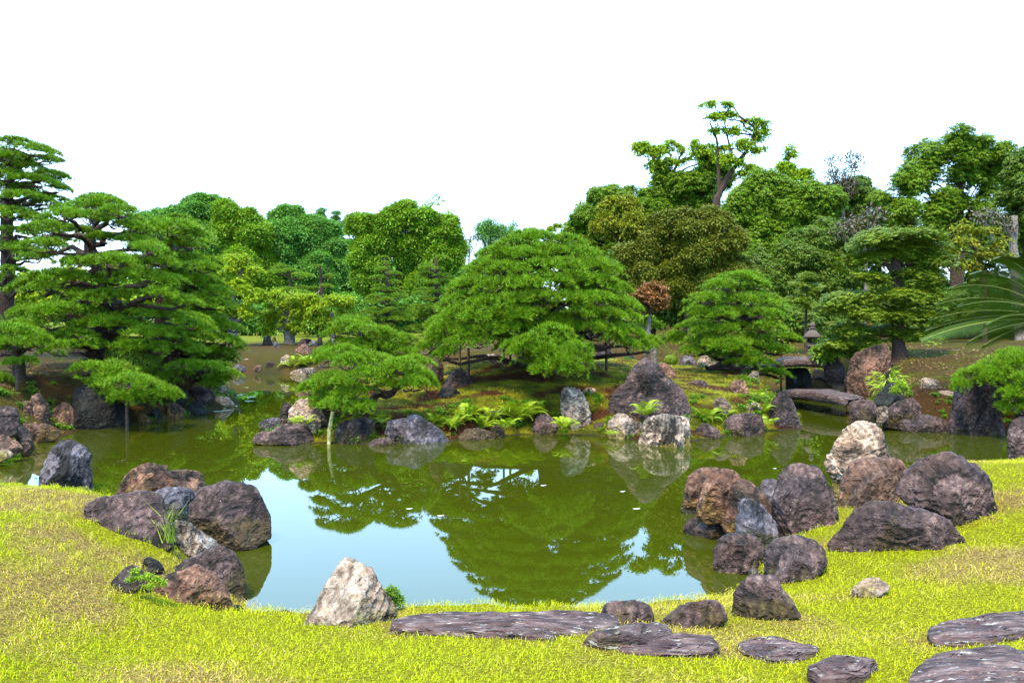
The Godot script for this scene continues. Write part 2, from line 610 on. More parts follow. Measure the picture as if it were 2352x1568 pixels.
# ---------------------------------------------------------------- foliage pieces
func make_pad(R: float, h: float, tufts: int, sd_: int) -> ArrayMesh:    # one cushion of pine needles on its fan of twigs
	rng.seed = sd_
	var v := PackedVector3Array()
	var cols := PackedColorArray()
	var ends := PackedVector3Array()
	var hubs := PackedVector3Array()
	for i in 15:
		var a := rb(0, TAU)
		var r := sqrt(rb(0.02, 1.0)) * R
		hubs.append(Vector3(cos(a) * r, 0, sin(a) * r))
	for i in tufts:
		var hub := hubs[i % hubs.size()]
		var off := Vector3(rng.randfn(0, 0.2) * R, 0, rng.randfn(0, 0.2) * R)
		var p := hub + off
		var r := minf(Vector2(p.x, p.z).length() / R, 1.25)
		var dome := h * (1.0 - 0.72 * r * r)
		var near := clampf(1.0 - off.length() / (0.5 * R), 0.0, 1.0)
		p.y = dome * rb(0.72, 1.0) + 0.10 * near * h + rb(-0.02, 0.03)
		if i % 8 == 0:
			p.y *= 0.4
		if i % 40 == 0:
			ends.append(p)
		var axis := (Vector3.UP * rb(0.75, 1.3) + Vector3(p.x, 0, p.z) / R * 0.55 + off / R * 1.1 + rdir() * 0.25).normalized()
		var side := axis.cross(rdir()).normalized()
		var tone := rb(0.5, 1.0)
		var yell := rb(0.85, 1.25)
		var count := 12
		var len0 := rb(0.12, 0.19)
		for k in count:
			var around := side.rotated(axis, TAU * k / count + rb(-0.3, 0.3))
			var open := rb(0.25, 1.15)
			var d := (axis * cos(open) + around * sin(open)).normalized()
			var wd := d.cross(rdir()).normalized() * 0.0105
			var at := p + d * 0.01
			var tip := p + d * len0 * rb(0.8, 1.1) + Vector3(0, -0.012 * open, 0)
			v.append_array([at - wd, at + wd, tip])
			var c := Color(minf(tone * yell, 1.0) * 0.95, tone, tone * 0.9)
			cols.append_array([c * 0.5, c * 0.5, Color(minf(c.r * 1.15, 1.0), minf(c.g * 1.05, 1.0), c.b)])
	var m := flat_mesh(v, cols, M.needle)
	var tv := PackedVector3Array()
	var ti := PackedInt32Array()
	for e in ends:
		var bend := Vector3(e.x * 0.45 + rb(-0.06, 0.06), -0.10 + rb(-0.03, 0.03), e.z * 0.45 + rb(-0.06, 0.06))
		tube_into(tv, ti, PackedVector3Array([Vector3(0, -0.14, 0), bend, Vector3(e.x * 0.85, e.y * 0.3 - 0.02, e.z * 0.85), e]), PackedFloat32Array([0.022, 0.016, 0.011, 0.005]), 4)
	return smooth_mesh(tv, ti, M.twig, PackedColorArray(), m)

# a clump of leaves of radius about 1
func make_clump(kind: String, sd_: int) -> ArrayMesh:
	rng.seed = sd_
	var set_ := {
		"fine": [330, 1, 0.30, 0.15, 0.3, 1.0], "broad": [170, 1, 0.42, 0.18, 0.4, 1.0], "droop": [86, 6, 0.30, 0.075, 0.85, 0.9],
		"flat": [150, 6, 0.18, 0.055, 0.12, 0.5], "spray": [0, 1, 0.3, 0.1, 0.3, 1.0], "thin": [70, 1, 0.34, 0.12, 0.4, 1.0], "needle": [240, 5, 0.22, 0.03, 0.1, 0.6],
	}
	var o: Array = set_[kind]
	var v := PackedVector3Array()
	var cols := PackedColorArray()
	var bumps := PackedVector3Array()
	for i in 9:
		var b := rdir()
		bumps.append(Vector3(b.x, absf(b.y) * 0.9 - 0.15, b.z))
	if kind == "spray":       # leafy shoots that radiate from one point
		for tw in 17:
			var dir := rdir()
			dir.y = dir.y * 0.75 + 0.12
			var reach := rb(0.6, 1.25)
			var tone := rb(0.5, 1.0)
			var yell := rb(0.85, 1.3)
			for k in 9:
				var t := (k + rb(0.4, 1.0)) / 9.0
				var p := dir * t * reach + Vector3.DOWN * 0.16 * t * t + rdir() * 0.09
				var ld := (dir * 0.5 + rdir() * 0.75 + Vector3.DOWN * 0.35).normalized()
				var nrm := (Vector3.UP + rdir() * 0.7).normalized()
				var side := ld.cross(nrm).normalized() * 0.085 * rb(0.8, 1.2)
				var ln := 0.36 * rb(0.7, 1.2)
				var m := p + ld * ln * 0.45
				var tip := p + ld * ln + Vector3.DOWN * ln * 0.15
				v.append_array([p, m + side, tip, p, tip, m - side])
				var t2 := tone * rb(0.85, 1.0) * lerpf(0.85, 1.0, t)
				for x in 6:
					cols.append(Color(minf(t2 * yell, 1.0), t2, t2 * 0.9))
		return flat_mesh(v, cols, M.camphor)
	for i in int(o[0]):
		var d := rdir()
		if d.y < -0.2 and rng.randf() < 0.6:
			d.y = -d.y
		var reach := 0.0
		for b in bumps:
			reach = maxf(reach, d.dot(b))
		var p := d * (0.45 + 0.62 * reach) * pow(rb(0.05, 1.0), 0.36) * rb(0.85, 1.2)
		p.y *= o[5]
		var outd := (d + Vector3.UP * 0.35).normalized()
		var tone := rb(0.5, 1.0)
		var yell := rb(0.85, 1.35)
		for k in int(o[1]):
			var dir := (outd * 0.6 + rdir() * 0.75).normalized()
			if int(o[1]) > 1:
				var flatd := rdir()
				dir = (Vector3(flatd.x, 0, flatd.z).normalized() + outd * 0.35).normalized()
			dir = (dir + Vector3.DOWN * o[4] * rb(0.5, 1.1)).normalized()
			var nrm := (Vector3.UP * 0.8 + outd * 0.5 + rdir() * 0.55).normalized()
			var side: Vector3 = dir.cross(nrm).normalized() * o[3] * 0.5 * rb(0.8, 1.2)
			var ln: float = o[2] * rb(0.75, 1.2)
			var q := p + rdir() * 0.03
			var m := q + dir * ln * 0.45
			var tip := q + dir * ln + Vector3.DOWN * ln * 0.12
			v.append_array([q, m + side, tip, q, tip, m - side])
			var t2 := tone * rb(0.85, 1.0)
			var c := Color(minf(t2 * yell, 1.0), t2, t2 * 0.9)
			for x in 6:
				cols.append(c)
	return flat_mesh(v, cols, M.camphor)

func make_frond(sd_: int) -> ArrayMesh:      # a fern frond of length 1 that arches outwards along +x
	rng.seed = sd_
	var v := PackedVector3Array()
	var cols := PackedColorArray()
	var n := 17
	for i in range(2, n):
		var t := float(i) / n
		var p := Vector3(t * 0.85, 0.75 * t - 0.62 * t * t * t, 0.05 * sin(t * 3.0 + sd_))
		var w := 0.24 * sin(PI * pow(t, 0.6)) * 1.05
		for s in [-1.0, 1.0]:
			var dir := Vector3(0.45, -0.10, s).normalized()
			var tip := p + dir * w * rb(0.9, 1.1)
			var wide := Vector3(0.021, 0.006, 0)
			var m := p + dir * w * 0.45
			v.append_array([p - wide * 0.6, m - wide, tip, p - wide * 0.6, tip, m + wide, p - wide * 0.6, m + wide, p + wide * 0.6])
			var tone := rb(0.7, 1.0)
			for x in 9:
				cols.append(Color(tone, tone, tone * 0.9))
	for i in n - 1:
		var t := float(i) / n
		var t2 := float(i + 1) / n
		var p := Vector3(t * 0.85, 0.75 * t - 0.62 * t * t * t, 0.05 * sin(t * 3.0 + sd_))
		var p2 := Vector3(t2 * 0.85, 0.75 * t2 - 0.62 * t2 * t2 * t2, 0.05 * sin(t2 * 3.0 + sd_))
		var z := Vector3(0, 0, 0.006)
		v.append_array([p - z, p2 - z, p2 + z, p - z, p2 + z, p + z])
		for x in 6:
			cols.append(Color(0.8, 0.75, 0.6))
	return flat_mesh(v, cols, M.fern)

# ---------------------------------------------------------------- trees
func trunk_points(t: String, root: Vector3, d0: float) -> Array:      # "u,v,width[,depth] ..." from the foot upwards
	var pts := PackedVector3Array()
	var rad := PackedFloat32Array()
	for w in t.split(" ", false):
		var c := w.split_floats(",")
		var d: float = c[3] if c.size() > 3 else d0
		pts.append(P(c[0], c[1], d) - root)
		rad.append(c[2] * 0.5 / FOCAL * d)
	return [pts, rad]

func trunk_mesh(pts: PackedVector3Array, rad: PackedFloat32Array, mat: Material, sides := 9) -> ArrayMesh:
	var per := 5
	var cp := curve_points(pts, per)
	var cr := PackedFloat32Array()
	for i in cp.size():
		var a := mini(i / per, rad.size() - 1)
		var b := mini(a + 1, rad.size() - 1)
		cr.append(lerpf(rad[a], rad[b], float(i % per) / per) * rb(0.92, 1.08))
	cr[0] *= 1.35
	return tube(cp, cr, sides, mat, 0.35)

func nearest_on(pts: PackedVector3Array, y: float) -> Vector3:
	for i in pts.size() - 1:
		if y <= pts[i + 1].y:
			return pts[i].lerp(pts[i + 1], clampf((y - pts[i].y) / maxf(pts[i + 1].y - pts[i].y, 0.01), 0.0, 1.0))
	return pts[pts.size() - 1]

func bough(a: Vector3, b: Vector3, r: float, mat: Material, sides := 5) -> ArrayMesh:
	var l := a.distance_to(b)
	var pts := PackedVector3Array([a])
	for t in [0.2, 0.42, 0.65, 0.85]:
		pts.append(a.lerp(b, t) + Vector3(rb(-1, 1), rb(-0.7, 0.8) + 0.5 * sin(t * PI), rb(-1, 1)) * l * 0.065)
	pts.append(b)
	var rad := PackedFloat32Array()
	for i in pts.size():
		rad.append(lerpf(r, r * 0.35, float(i) / (pts.size() - 1)))
	var cp := curve_points(pts, 2)
	var cr := PackedFloat32Array()
	for i in cp.size():
		cr.append(lerpf(r, r * 0.3, float(i) / (cp.size() - 1)))
	return tube(cp, cr, sides, mat, 0.25)

# A pine trained into cushions: trunk as trunk_points(), cushions "u,v,halfwidth[,depth offset] ...".
# opts: D depth, F how flat, B share of cushions repeated behind, R depth of the crown, G 1 for the distant colour, X 1 for no boughs
func pine(label: String, opts: String, trunk: String, pads: String, dome := "") -> void:
	var o := {"D": 20.0, "F": 1.0, "B": 0.7, "R": 1.0, "G": 0.0, "X": 0.0, "L": 0.8}
	for w in opts.split(" ", false):
		o[w[0]] = float(w.substr(1))
	rng.seed = hash(label)
	var first := trunk.split(" ", false)[0].split_floats(",")
	var base := P(first[0], first[1], first[3] if first.size() > 3 else o.D)
	base.y = H(base.x, base.z) - 0.1
	var root := thing("pine_tree", label, "pine tree", base, "pruned garden pines")
	var t := trunk_points(trunk, base, o.D)
	var tp: PackedVector3Array = t[0]
	tp[0] = Vector3(tp[0].x, minf(tp[0].y, 0.0), tp[0].z)
	part("trunk", trunk_mesh(tp, t[1], M.bark), root)
	var tr: float = t[1][0]
	var spots := []
	var dm := dome.split_floats(",") if dome else PackedFloat64Array()
	for w in pads.split(" ", false):
		var c := w.split_floats(",")
		var r: float = c[2] / FOCAL * o.D
		var dd: float
		if c.size() > 3:
			dd = c[3]
		elif dm.size():
			var e := pow((c[0] - dm[0]) / dm[2], 2.0) + pow((c[1] - dm[1]) / dm[3], 2.0)
			dd = -dm[4] * sqrt(maxf(0.0, 1.0 - e)) + rb(-0.15, 0.15)
		else:
			var here := nearest_on(tp, (P(c[0], c[1], o.D) - base).y)
			var dx := absf((P(c[0], c[1], o.D) - base).x - here.x)
			dd = -sqrt(maxf(0.0, pow(1.3 * o.R, 2.0) - dx * dx)) * rb(0.15, 1.0)
		spots.append([P(c[0], c[1], o.D + dd) - base, r * (0.84 if dm.size() else 0.92)])
		if rng.randf() < o.B:
			var q := P(c[0] + rb(-0.6, 0.6) * c[2], c[1] - rb(-6, 14), o.D + absf(dd) * rb(0.6, 1.2) + 0.3 * r) - base
			spots.append([q, r * rb(0.8, 1.1)])
	if dm.size():        # the boughs inside the dome
		for i in 46:
			var q := rdir()
			var at := Vector2(dm[0] + q.x * dm[2] * 0.72, dm[1] - absf(q.y) * dm[3] * 0.84)
			spots.append([P(at.x, at.y, o.D + q.z * dm[4] * 0.7) - base, rb(0.45, 0.65)])
	for s in spots:
		var p: Vector3 = s[0]
		var r: float = s[1]
		var big := r > 0.72
		var m: Mesh = pads_l[rng.randi() % pads_l.size()] if big else pads_s[rng.randi() % pads_s.size()]
		var k := r / (1.0 if big else 0.55)
		var pad := part("foliage_pad", m, root)
		var axis := nearest_on(tp, p.y)
		var outd := Vector3(p.x - axis.x, 0, p.z - axis.z)
		var lean := Basis()
		if outd.length() > 0.2:
			lean = Basis(Vector3.UP.cross(outd.normalized()), clampf(outd.length() * 0.10, 0.0, 0.32) + rb(-0.06, 0.06))
		pad.transform = Transform3D(lean * Basis(Vector3.UP, rb(0, TAU)) * Basis.from_scale(Vector3(k, clampf(k, 0.75, 1.25) * o.F, k)), p - Vector3(0, 0.08 * k, 0))
		if o.G > 0.0:
			pad.set_surface_override_material(0, M.needle_far)
		if o.X < 1.0 and rng.randf() < o.L:
			var from := nearest_on(tp, p.y - 0.12 * outd.length() - 0.15)
			part("branch", bough(from, p - Vector3(0, 0.16 * k, 0), clampf(tr * 0.22 + 0.012 * outd.length(), 0.02, 0.09), M.bark), root)

# distant tiered pine: cushions generated round a spire
func tier_pine(label: String, d: float, u: float, v_foot: float, v_top: float, w_low: float, w_top: float, tiers: int, flatness := 0.8) -> void:
	rng.seed = hash(label)
	var pads := ""
	for i in tiers:
		var t := float(i) / (tiers - 1)
		var v := lerpf(v_foot - 0.16 * (v_foot - v_top), v_top, t)
		var w := lerpf(w_low, w_top, pow(t, 1.2))
		var n := maxi(1, int(w / 16.0))
		for k in n:
			var r := minf(w * 0.5, 26.0) * rb(0.7, 1.1)
			var x := u + (rb(-1, 1) if n == 1 else lerpf(-1.0, 1.0, (k + rb(0.2, 0.8)) / n)) * w * 0.85
			pads += "%.1f,%.1f,%.1f " % [x, v + rb(-6, 6) + absf(x - u) * 0.12, r]
	pine(label, "D%f F%f B0.6 R%f G1" % [d, flatness, w_low / FOCAL * d * 0.7], "%f,%f,14 %f,%f,10 %f,%f,4" % [u, v_foot, u + 3, (v_foot + v_top) * 0.5, u, v_top], pads)

# A broadleaf tree: crown lobes "u,v,halfwidth,halfheight[,depth offset] ...", filled over their surfaces with clumps of leaves
func leafy(label: String, opts: String, mat: String, kind: String, trunk: String, lobes: String, called := "tree", category := "tree", group := "trees round the garden") -> void:
	var o := {"D": 45.0, "c": 1.0, "n": 1.0, "X": 0.0, "S": 0.0}
	for w in opts.split(" ", false):
		o[w[0]] = float(w.substr(1))
	rng.seed = hash(label)
	var balls := []
	var mean := Vector2.ZERO
	var all := lobes.split(" ", false)
	for w in all:
		var c := w.split_floats(",")
		var s: float = o.D / FOCAL
		var rz: float = (c[2] + c[3]) * 0.42 * s
		var dz: float = c[4] if c.size() > 4 else rb(-0.5, 0.5) * rz
		balls.append([P(c[0], c[1], o.D + dz), Vector3(c[2] * s, c[3] * s, rz)])
		mean += Vector2(c[0], c[1]) / all.size()
	if trunk == "":
		trunk = "%f,%f,%f %f,%f,%f %f,%f,%f" % [mean.x, 745.0, 700.0 / o.D, mean.x + 6, (mean.y + 745) * 0.5, 520.0 / o.D, mean.x, mean.y, 260.0 / o.D]
	var limbs_to := balls.duplicate()
	if o.S > 0.0:
		var small := []
		for q in balls:
			var big: Vector3 = q[1]
			for i in int(o.S * 1.6):
				var sdv := rdir()
				if sdv.z < 0.0 and rng.randf() < 0.6:
					sdv.z = -sdv.z
				var k := rb(0.36, 0.54)
				small.append([q[0] + sdv * big * (1.0 - k * 0.7) * rb(0.8, 1.1), Vector3.ONE * (big.x + big.y * 1.5) * 0.4 * k])
		for q in balls:
			small.append([q[0], (q[1] as Vector3) * 0.72, 0.8])
		balls = small
	var first := trunk.split(" ", false)[0].split_floats(",")
	var base := P(first[0], first[1], first[3] if first.size() > 3 else o.D)
	base.y = H(base.x, base.z) - 0.1
	var root := thing(called, label, category, base, group)
	var bark: Material = M.bark_grey if kind == "thin" or category == "cherry tree" or category == "maple tree" else M.bark
	var stems := trunk.split(" / ", false)
	var tp := PackedVector3Array()
	for i in stems.size():
		var t := trunk_points(stems[i], base, o.D)
		var q: PackedVector3Array = t[0]
		if i == 0:
			q[0] = Vector3(q[0].x, minf(q[0].y, 0.0), q[0].z)
			tp = q
		part("trunk" if i == 0 else "limb", trunk_mesh(q, t[1], bark), root)
	var crown := Node3D.new()
	crown.name = "crown"
	root.add_child(crown)
	var set_: Array = clumps[kind]
	var placed := []
	for b in limbs_to:
		var at: Vector3 = b[0] - base
		var r: Vector3 = b[1]
		if o.X < 1.0:
			var from := nearest_on(tp, at.y - r.y * 0.9)
			if from.distance_to(at) > 0.4:
				part("branch", bough(from, at + Vector3(0, r.y * 0.3, 0), clampf(0.03 + 0.012 * from.distance_to(at), 0.03, 0.14), bark), root)
	for b in balls:
		var at: Vector3 = b[0] - base
		var r: Vector3 = b[1]
		var area := 4.0 * PI * pow((pow(r.x * r.y, 1.6) + pow(r.x * r.z, 1.6) + pow(r.y * r.z, 1.6)) / 3.0, 1.0 / 1.6)
		var n := maxi(4, int(o.n * area / (o.c * o.c) * (1.35 if b.size() < 3 else float(b[2]))))
		for i in n:
			var d := rdir()
			if d.z < -0.2 and rng.randf() < 0.55:
				d.z = -d.z
			if d.y < -0.3 and rng.randf() < 0.5:
				d.y = -d.y
			var k: float = o.c * rb(0.65, 1.15)
			var inset := Vector3(maxf(r.x - k * 0.6, r.x * 0.3), maxf(r.y - k * 0.5, r.y * 0.3), maxf(r.z - k * 0.6, r.z * 0.3))
			var p := at + d * inset * (rb(0.78, 1.04) if kind == "fine" else rb(0.6, 1.22))
			var ax := Vector3(d.z, 0, -d.x)
			var lean := Basis() if ax.length() < 0.05 else Basis(ax.normalized(), rb(0.0, 0.45))
			placed.append(Transform3D(lean * Basis(Vector3.UP, rb(0, TAU)) * Basis.from_scale(Vector3(k, k * rb(0.75, 1.0), k)), p))
	placed.sort_custom(func(s, t): return s.origin.z > t.origin.z)
	for i in mini(placed.size(), 290):
		var c := part("leaf_clump", set_[rng.randi() % set_.size()], crown)
		c.material_override = M[mat]
		c.transform = placed[i]
	if placed.size() > 290:
		var mm := MultiMesh.new()
		mm.transform_format = MultiMesh.TRANSFORM_3D
		mm.mesh = set_[0]
		mm.instance_count = placed.size() - 290
		for i in mm.instance_count:
			mm.set_instance_transform(i, placed[i + 290])
		var rest := MultiMeshInstance3D.new()
		rest.name = "inner_foliage"
		rest.multimesh = mm
		rest.material_override = M[mat]
		rest.set_meta("kind", "stuff")
		crown.add_child(rest, true)

func fern(u: float, v: float, size: float, n: int, label: String, d := 0.0) -> void:
	rng.seed = hash(label)
	var at := P(u, v, d) if d > 0.0 else hit(u, v)
	var root := thing("fern", label, "fern", at, "ferns along the island shore")
	n = int(n * 1.5)
	size *= 1.3
	for i in n:
		var f := part("frond", fern_fronds[rng.randi() % fern_fronds.size()], root)
		var k := size * rb(0.7, 1.1)
		f.transform = Transform3D(Basis(Vector3.UP, TAU * i / n + rb(-0.3, 0.3)) * Basis(Vector3.BACK, rb(-0.25, 0.5)) * Basis.from_scale(Vector3(k, k, k)), Vector3(rb(-0.1, 0.1), 0.02, rb(-0.1, 0.1)) * size)

func post(label: String, u: float, v0: float, v1: float, w: float, d: float, mat := "post", lean := 0.0) -> void:
	var a := P(u, v1, d)
	var b := P(u + lean, v0, d)
	var g := H(a.x, a.z)
	rng.seed = hash(label)
	var o := thing("support_post", label, "post", a, "posts propping up pine boughs")
	part("pole", tube(PackedVector3Array([Vector3(0, minf(-0.25, g - a.y - 0.1), 0), (b - a) * 0.33, (b - a) * 0.7, b - a]), PackedFloat32Array([w * 1.05, w, w * 0.97, w * 0.93]), 8, M[mat], 0.1), o)
	if mat == "bamboo":
		return
	part("crossbar", tube(PackedVector3Array([b - a + Vector3(-w * 2.5, 0.01, 0.02), b - a + Vector3(w * 2.5, 0.02, -0.02)]), PackedFloat32Array([w * 0.8, w * 0.75]), 6, M[mat]), o)

func ground_sheet(called: String, xs: PackedFloat32Array, zs: PackedFloat32Array, h: Callable, tint: Callable, keep: Callable) -> void:
	var v := PackedVector3Array()
	var cols := PackedColorArray()
	var ok := PackedByteArray()
	for z in zs:
		for x in xs:
			var y: float = h.call(x, z)
			v.append(Vector3(x, y, z))
			cols.append(tint.call(x, y, z))
			ok.append(1 if keep.call(x, y, z) else 0)
	var idx := PackedInt32Array()
	var w := xs.size()
	for j in zs.size() - 1:
		for i in w - 1:
			var a := j * w + i
			if ok[a] + ok[a + 1] + ok[a + w] + ok[a + w + 1] == 0:
				continue
			for q in [[a, a + 1, a + w], [a + 1, a + w + 1, a + w]]:
				if (v[q[2]] - v[q[0]]).cross(v[q[1]] - v[q[0]]).y > 0.0:
					idx.append_array(q)
				else:
					idx.append_array([q[0], q[2], q[1]])
	structure(called, smooth_mesh(v, idx, M.soil, cols))

func steps_between(a: float, b: float, step: float) -> PackedFloat32Array:
	var out := PackedFloat32Array()
	var n := int(ceil(absf(b - a) / step))
	for i in n + 1:
		out.append(lerpf(a, b, float(i) / n))
	return out

func dryness(x: float, z: float) -> float:     # where the lawn is parched
	var d := nm.get_noise_2d(x * 38 + 300, z * 60) + 0.7 * nf.get_noise_2d(x * 70, z * 90) 
	d += 0.5 * smoothstep(-1.2, -4.5, x) * smoothstep(-4.6, -6.5, z) * smoothstep(-9.6, -8.2, z)
	d += 0.45 * exp(-(pow(x - 2.6, 2.0) + pow(z + 4.6, 2.0)) / 0.5)
	return d

func lawn_tint(x: float, y: float, z: float) -> Color:
	var k := smoothstep(-0.1, 0.5, dryness(x, z))
	return Color(0.280, 0.300, 0.008).lerp(Color(0.300, 0.225, 0.065), k)

func moss_tint(x: float, y: float, z: float) -> Color:
	var a := nm.get_noise_2d(x * 55, z * 110 + 40)
	var b := nf.get_noise_2d(x * 120, z * 190)
	var c := Color(0.210, 0.215, 0.012).lerp(Color(0.080, 0.100, 0.010), smoothstep(-0.25, 0.35, b))
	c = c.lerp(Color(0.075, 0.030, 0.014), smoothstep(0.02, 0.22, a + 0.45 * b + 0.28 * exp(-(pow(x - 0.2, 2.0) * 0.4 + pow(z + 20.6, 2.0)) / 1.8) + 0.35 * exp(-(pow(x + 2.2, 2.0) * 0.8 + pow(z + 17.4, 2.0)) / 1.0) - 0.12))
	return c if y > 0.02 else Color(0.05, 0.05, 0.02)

func bank_tint(x: float, y: float, z: float) -> Color:
	var a := nm.get_noise_2d(x * 40, z * 60)
	var b := nf.get_noise_2d(x * 70, z * 110)
	var c := Color(0.100, 0.066, 0.026).lerp(Color(0.085, 0.078, 0.016), smoothstep(-0.2, 0.3, a + 0.5 * b))
	if x > 6.0:
		c = c.lerp(Color(0.10, 0.11, 0.013), smoothstep(-0.15, 0.3, b + 0.4 * a))
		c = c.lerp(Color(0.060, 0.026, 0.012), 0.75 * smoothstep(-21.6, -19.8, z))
	c = c.lerp(Color(0.20, 0.25, 0.020), smoothstep(-46.0, -52.0, z + a * 4.0))
	return c if y > 0.02 else Color(0.05, 0.05, 0.02)

func scatter(called: String, mesh: Mesh, where: Array, tints: PackedColorArray) -> void:
	var mm := MultiMesh.new()
	mm.transform_format = MultiMesh.TRANSFORM_3D
	mm.use_colors = true
	mm.mesh = mesh
	mm.instance_count = where.size()
	for i in where.size():
		mm.set_instance_transform(i, where[i])
		mm.set_instance_color(i, tints[i])
	var o := MultiMeshInstance3D.new()
	o.name = called
	o.multimesh = mm
	o.set_meta("kind", "stuff")
	add_child(o, true)

func blades(n: int, spreadr: float, h: float, w: float, lean: float, sd_: int) -> ArrayMesh:
	rng.seed = sd_
	var v := PackedVector3Array()
	for i in n:
		var p := Vector3(rb(-1, 1) * spreadr, -0.012, rb(-1, 1) * spreadr)
		var hh := h * rb(0.45, 1.15)
		var bend := Vector3(rng.randfn(0, lean), 0, rng.randfn(0, lean)) * hh
		var a := rb(0, TAU)
		var sd2 := Vector3(cos(a), 0, sin(a)) * w * rb(0.7, 1.2)
		var m := p + bend * 0.35 + Vector3(0, hh * 0.6, 0)
		v.append_array([p - sd2, p + sd2, m, m - sd2 * 0.6, m + sd2 * 0.6, p + bend + Vector3(0, hh, 0)])
	return flat_mesh(v, PackedColorArray(), M.grass)

func build_ground() -> void:
	near_poly = shore("-1400,14 -600,11.3 0,10.0 200,9.6 300,9.3 390,8.9 440,8.4 500,7.6 550,7.05 600,6.75 700,6.65 880,6.75 1100,6.9 1400,6.9 1500,6.9 1650,7.1 1700,7.6 1725,8.2 1755,8.7 1785,9.5 1850,10.1 1950,10.5 2070,10.9 2250,11.1 2400,11.5 2900,13.2 3600,14")
	near_poly.append_array(PackedVector2Array([Vector2(40, -14), Vector2(40, 12), Vector2(-40, 12), Vector2(-40, -14)]))
	isle_poly = shore("590,17.3 640,16.8 690,16.35 850,16.3 1040,16.7 1200,17.6 1290,17.7 1400,17.2 1480,16.6 1590,16.6 1660,17.3 1760,18.1 1845,18.4 1838,21 1800,24.5 1740,26 1640,27.5 1400,28.5 1150,27.5 950,26 800,24 700,21.5 620,19")
	bank_poly = shore("-2200,14.6 -500,15 0,15.2 130,17.2 185,18.7 300,19 350,19.6 420,20.7 480,22 540,23.4 546,25.5 530,30 520,35.6 600,36.5 740,36 850,35.5 1000,34 1300,32.5 1600,30.5 1750,29 1830,26.2 1950,25.6 1952,21.4 1990,18.8 2176,18.3 2300,18.3 2330,17.6 2500,17 3200,15.5 4400,14.6")
	bank_poly.append_array(PackedVector2Array([Vector2(300, -14.6), Vector2(300, -400), Vector2(-300, -400), Vector2(-300, -14.6)]))
	isle_ctrl = controls("1250,826,20.6 1100,855,19.7 1350,848,20.2 900,930,18.3 800,950,17.5 1200,930,18.4 1450,868,21 1600,880,20 1700,900,20 1650,855,23.5 1780,930,19 950,880,21 700,960,17.3 1000,975,17.1 1550,970,17.1 1300,962,18 1250,832,23 1250,830,26 850,860,23")
	bank_ctrl = controls("50,850,19 50,895,17.5 200,870,20 300,862,20 0,830,24 400,842,23 250,815,27 550,800,40 640,790,45 700,775,60 900,768,60 1400,815,32 1540,790,36 1600,770,40 1850,850,27.5 2050,800,25 2200,790,28 2300,800,24 2100,850,22 2150,920,19.3 2330,900,19 2000,905,21 2000,690,50 1500,720,55 2300,690,45 640,815,38 100,790,40 450,775,60 1150,770,55 800,740,120 -600,800,30 3200,740,40 1300,735,120 2000,690,120")
	var fine := steps_between(-8.2, 9.0, 0.11)
	ground_sheet("lawn", fine, steps_between(3.0, -13.2, 0.11), lawn_h, lawn_tint, func(_x, y, _z): return y > -0.5)
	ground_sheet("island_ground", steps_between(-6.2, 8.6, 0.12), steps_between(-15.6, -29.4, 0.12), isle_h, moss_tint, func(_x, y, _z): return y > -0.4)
	var wide := PackedFloat32Array()
	for x in [-260.0, -150.0, -90.0, -60.0, -45.0, -36.0, -30.0]:
		wide.append(x)
	wide.append_array(steps_between(-26.0, 26.0, 0.4))
	for x in [30.0, 36.0, 45.0, 60.0, 90.0, 150.0, 260.0]:
		wide.append(x)
	var deep := steps_between(-14.0, -32.0, 0.3)
	deep.append_array(steps_between(-33.0, -60.0, 1.2))
	for z in [-66.0, -75.0, -90.0, -120.0, -160.0, -220.0, -300.0, -390.0]:
		deep.append(z)
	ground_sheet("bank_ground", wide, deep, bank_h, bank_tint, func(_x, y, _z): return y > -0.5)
	# slopes on either side of the lawn that the first sheet does not reach
	for x0 in [[-40.0, -8.2], [9.0, 40.0]]:
		ground_sheet("lawn", steps_between(x0[0], x0[1], 0.8), steps_between(12.0, -13.9, 0.6), lawn_h, lawn_tint, func(_x, y, _z): return y > -0.5)
	var pm := PlaneMesh.new()
	pm.size = Vector2(120, 48)
	pm.material = M.water
	structure("pond_water", pm).position = Vector3(0, 0, -26)

func covered(p: Vector2) -> bool:
	for poly in paved:
		if Geometry2D.is_point_in_polygon(p, poly):
			return true
	return false

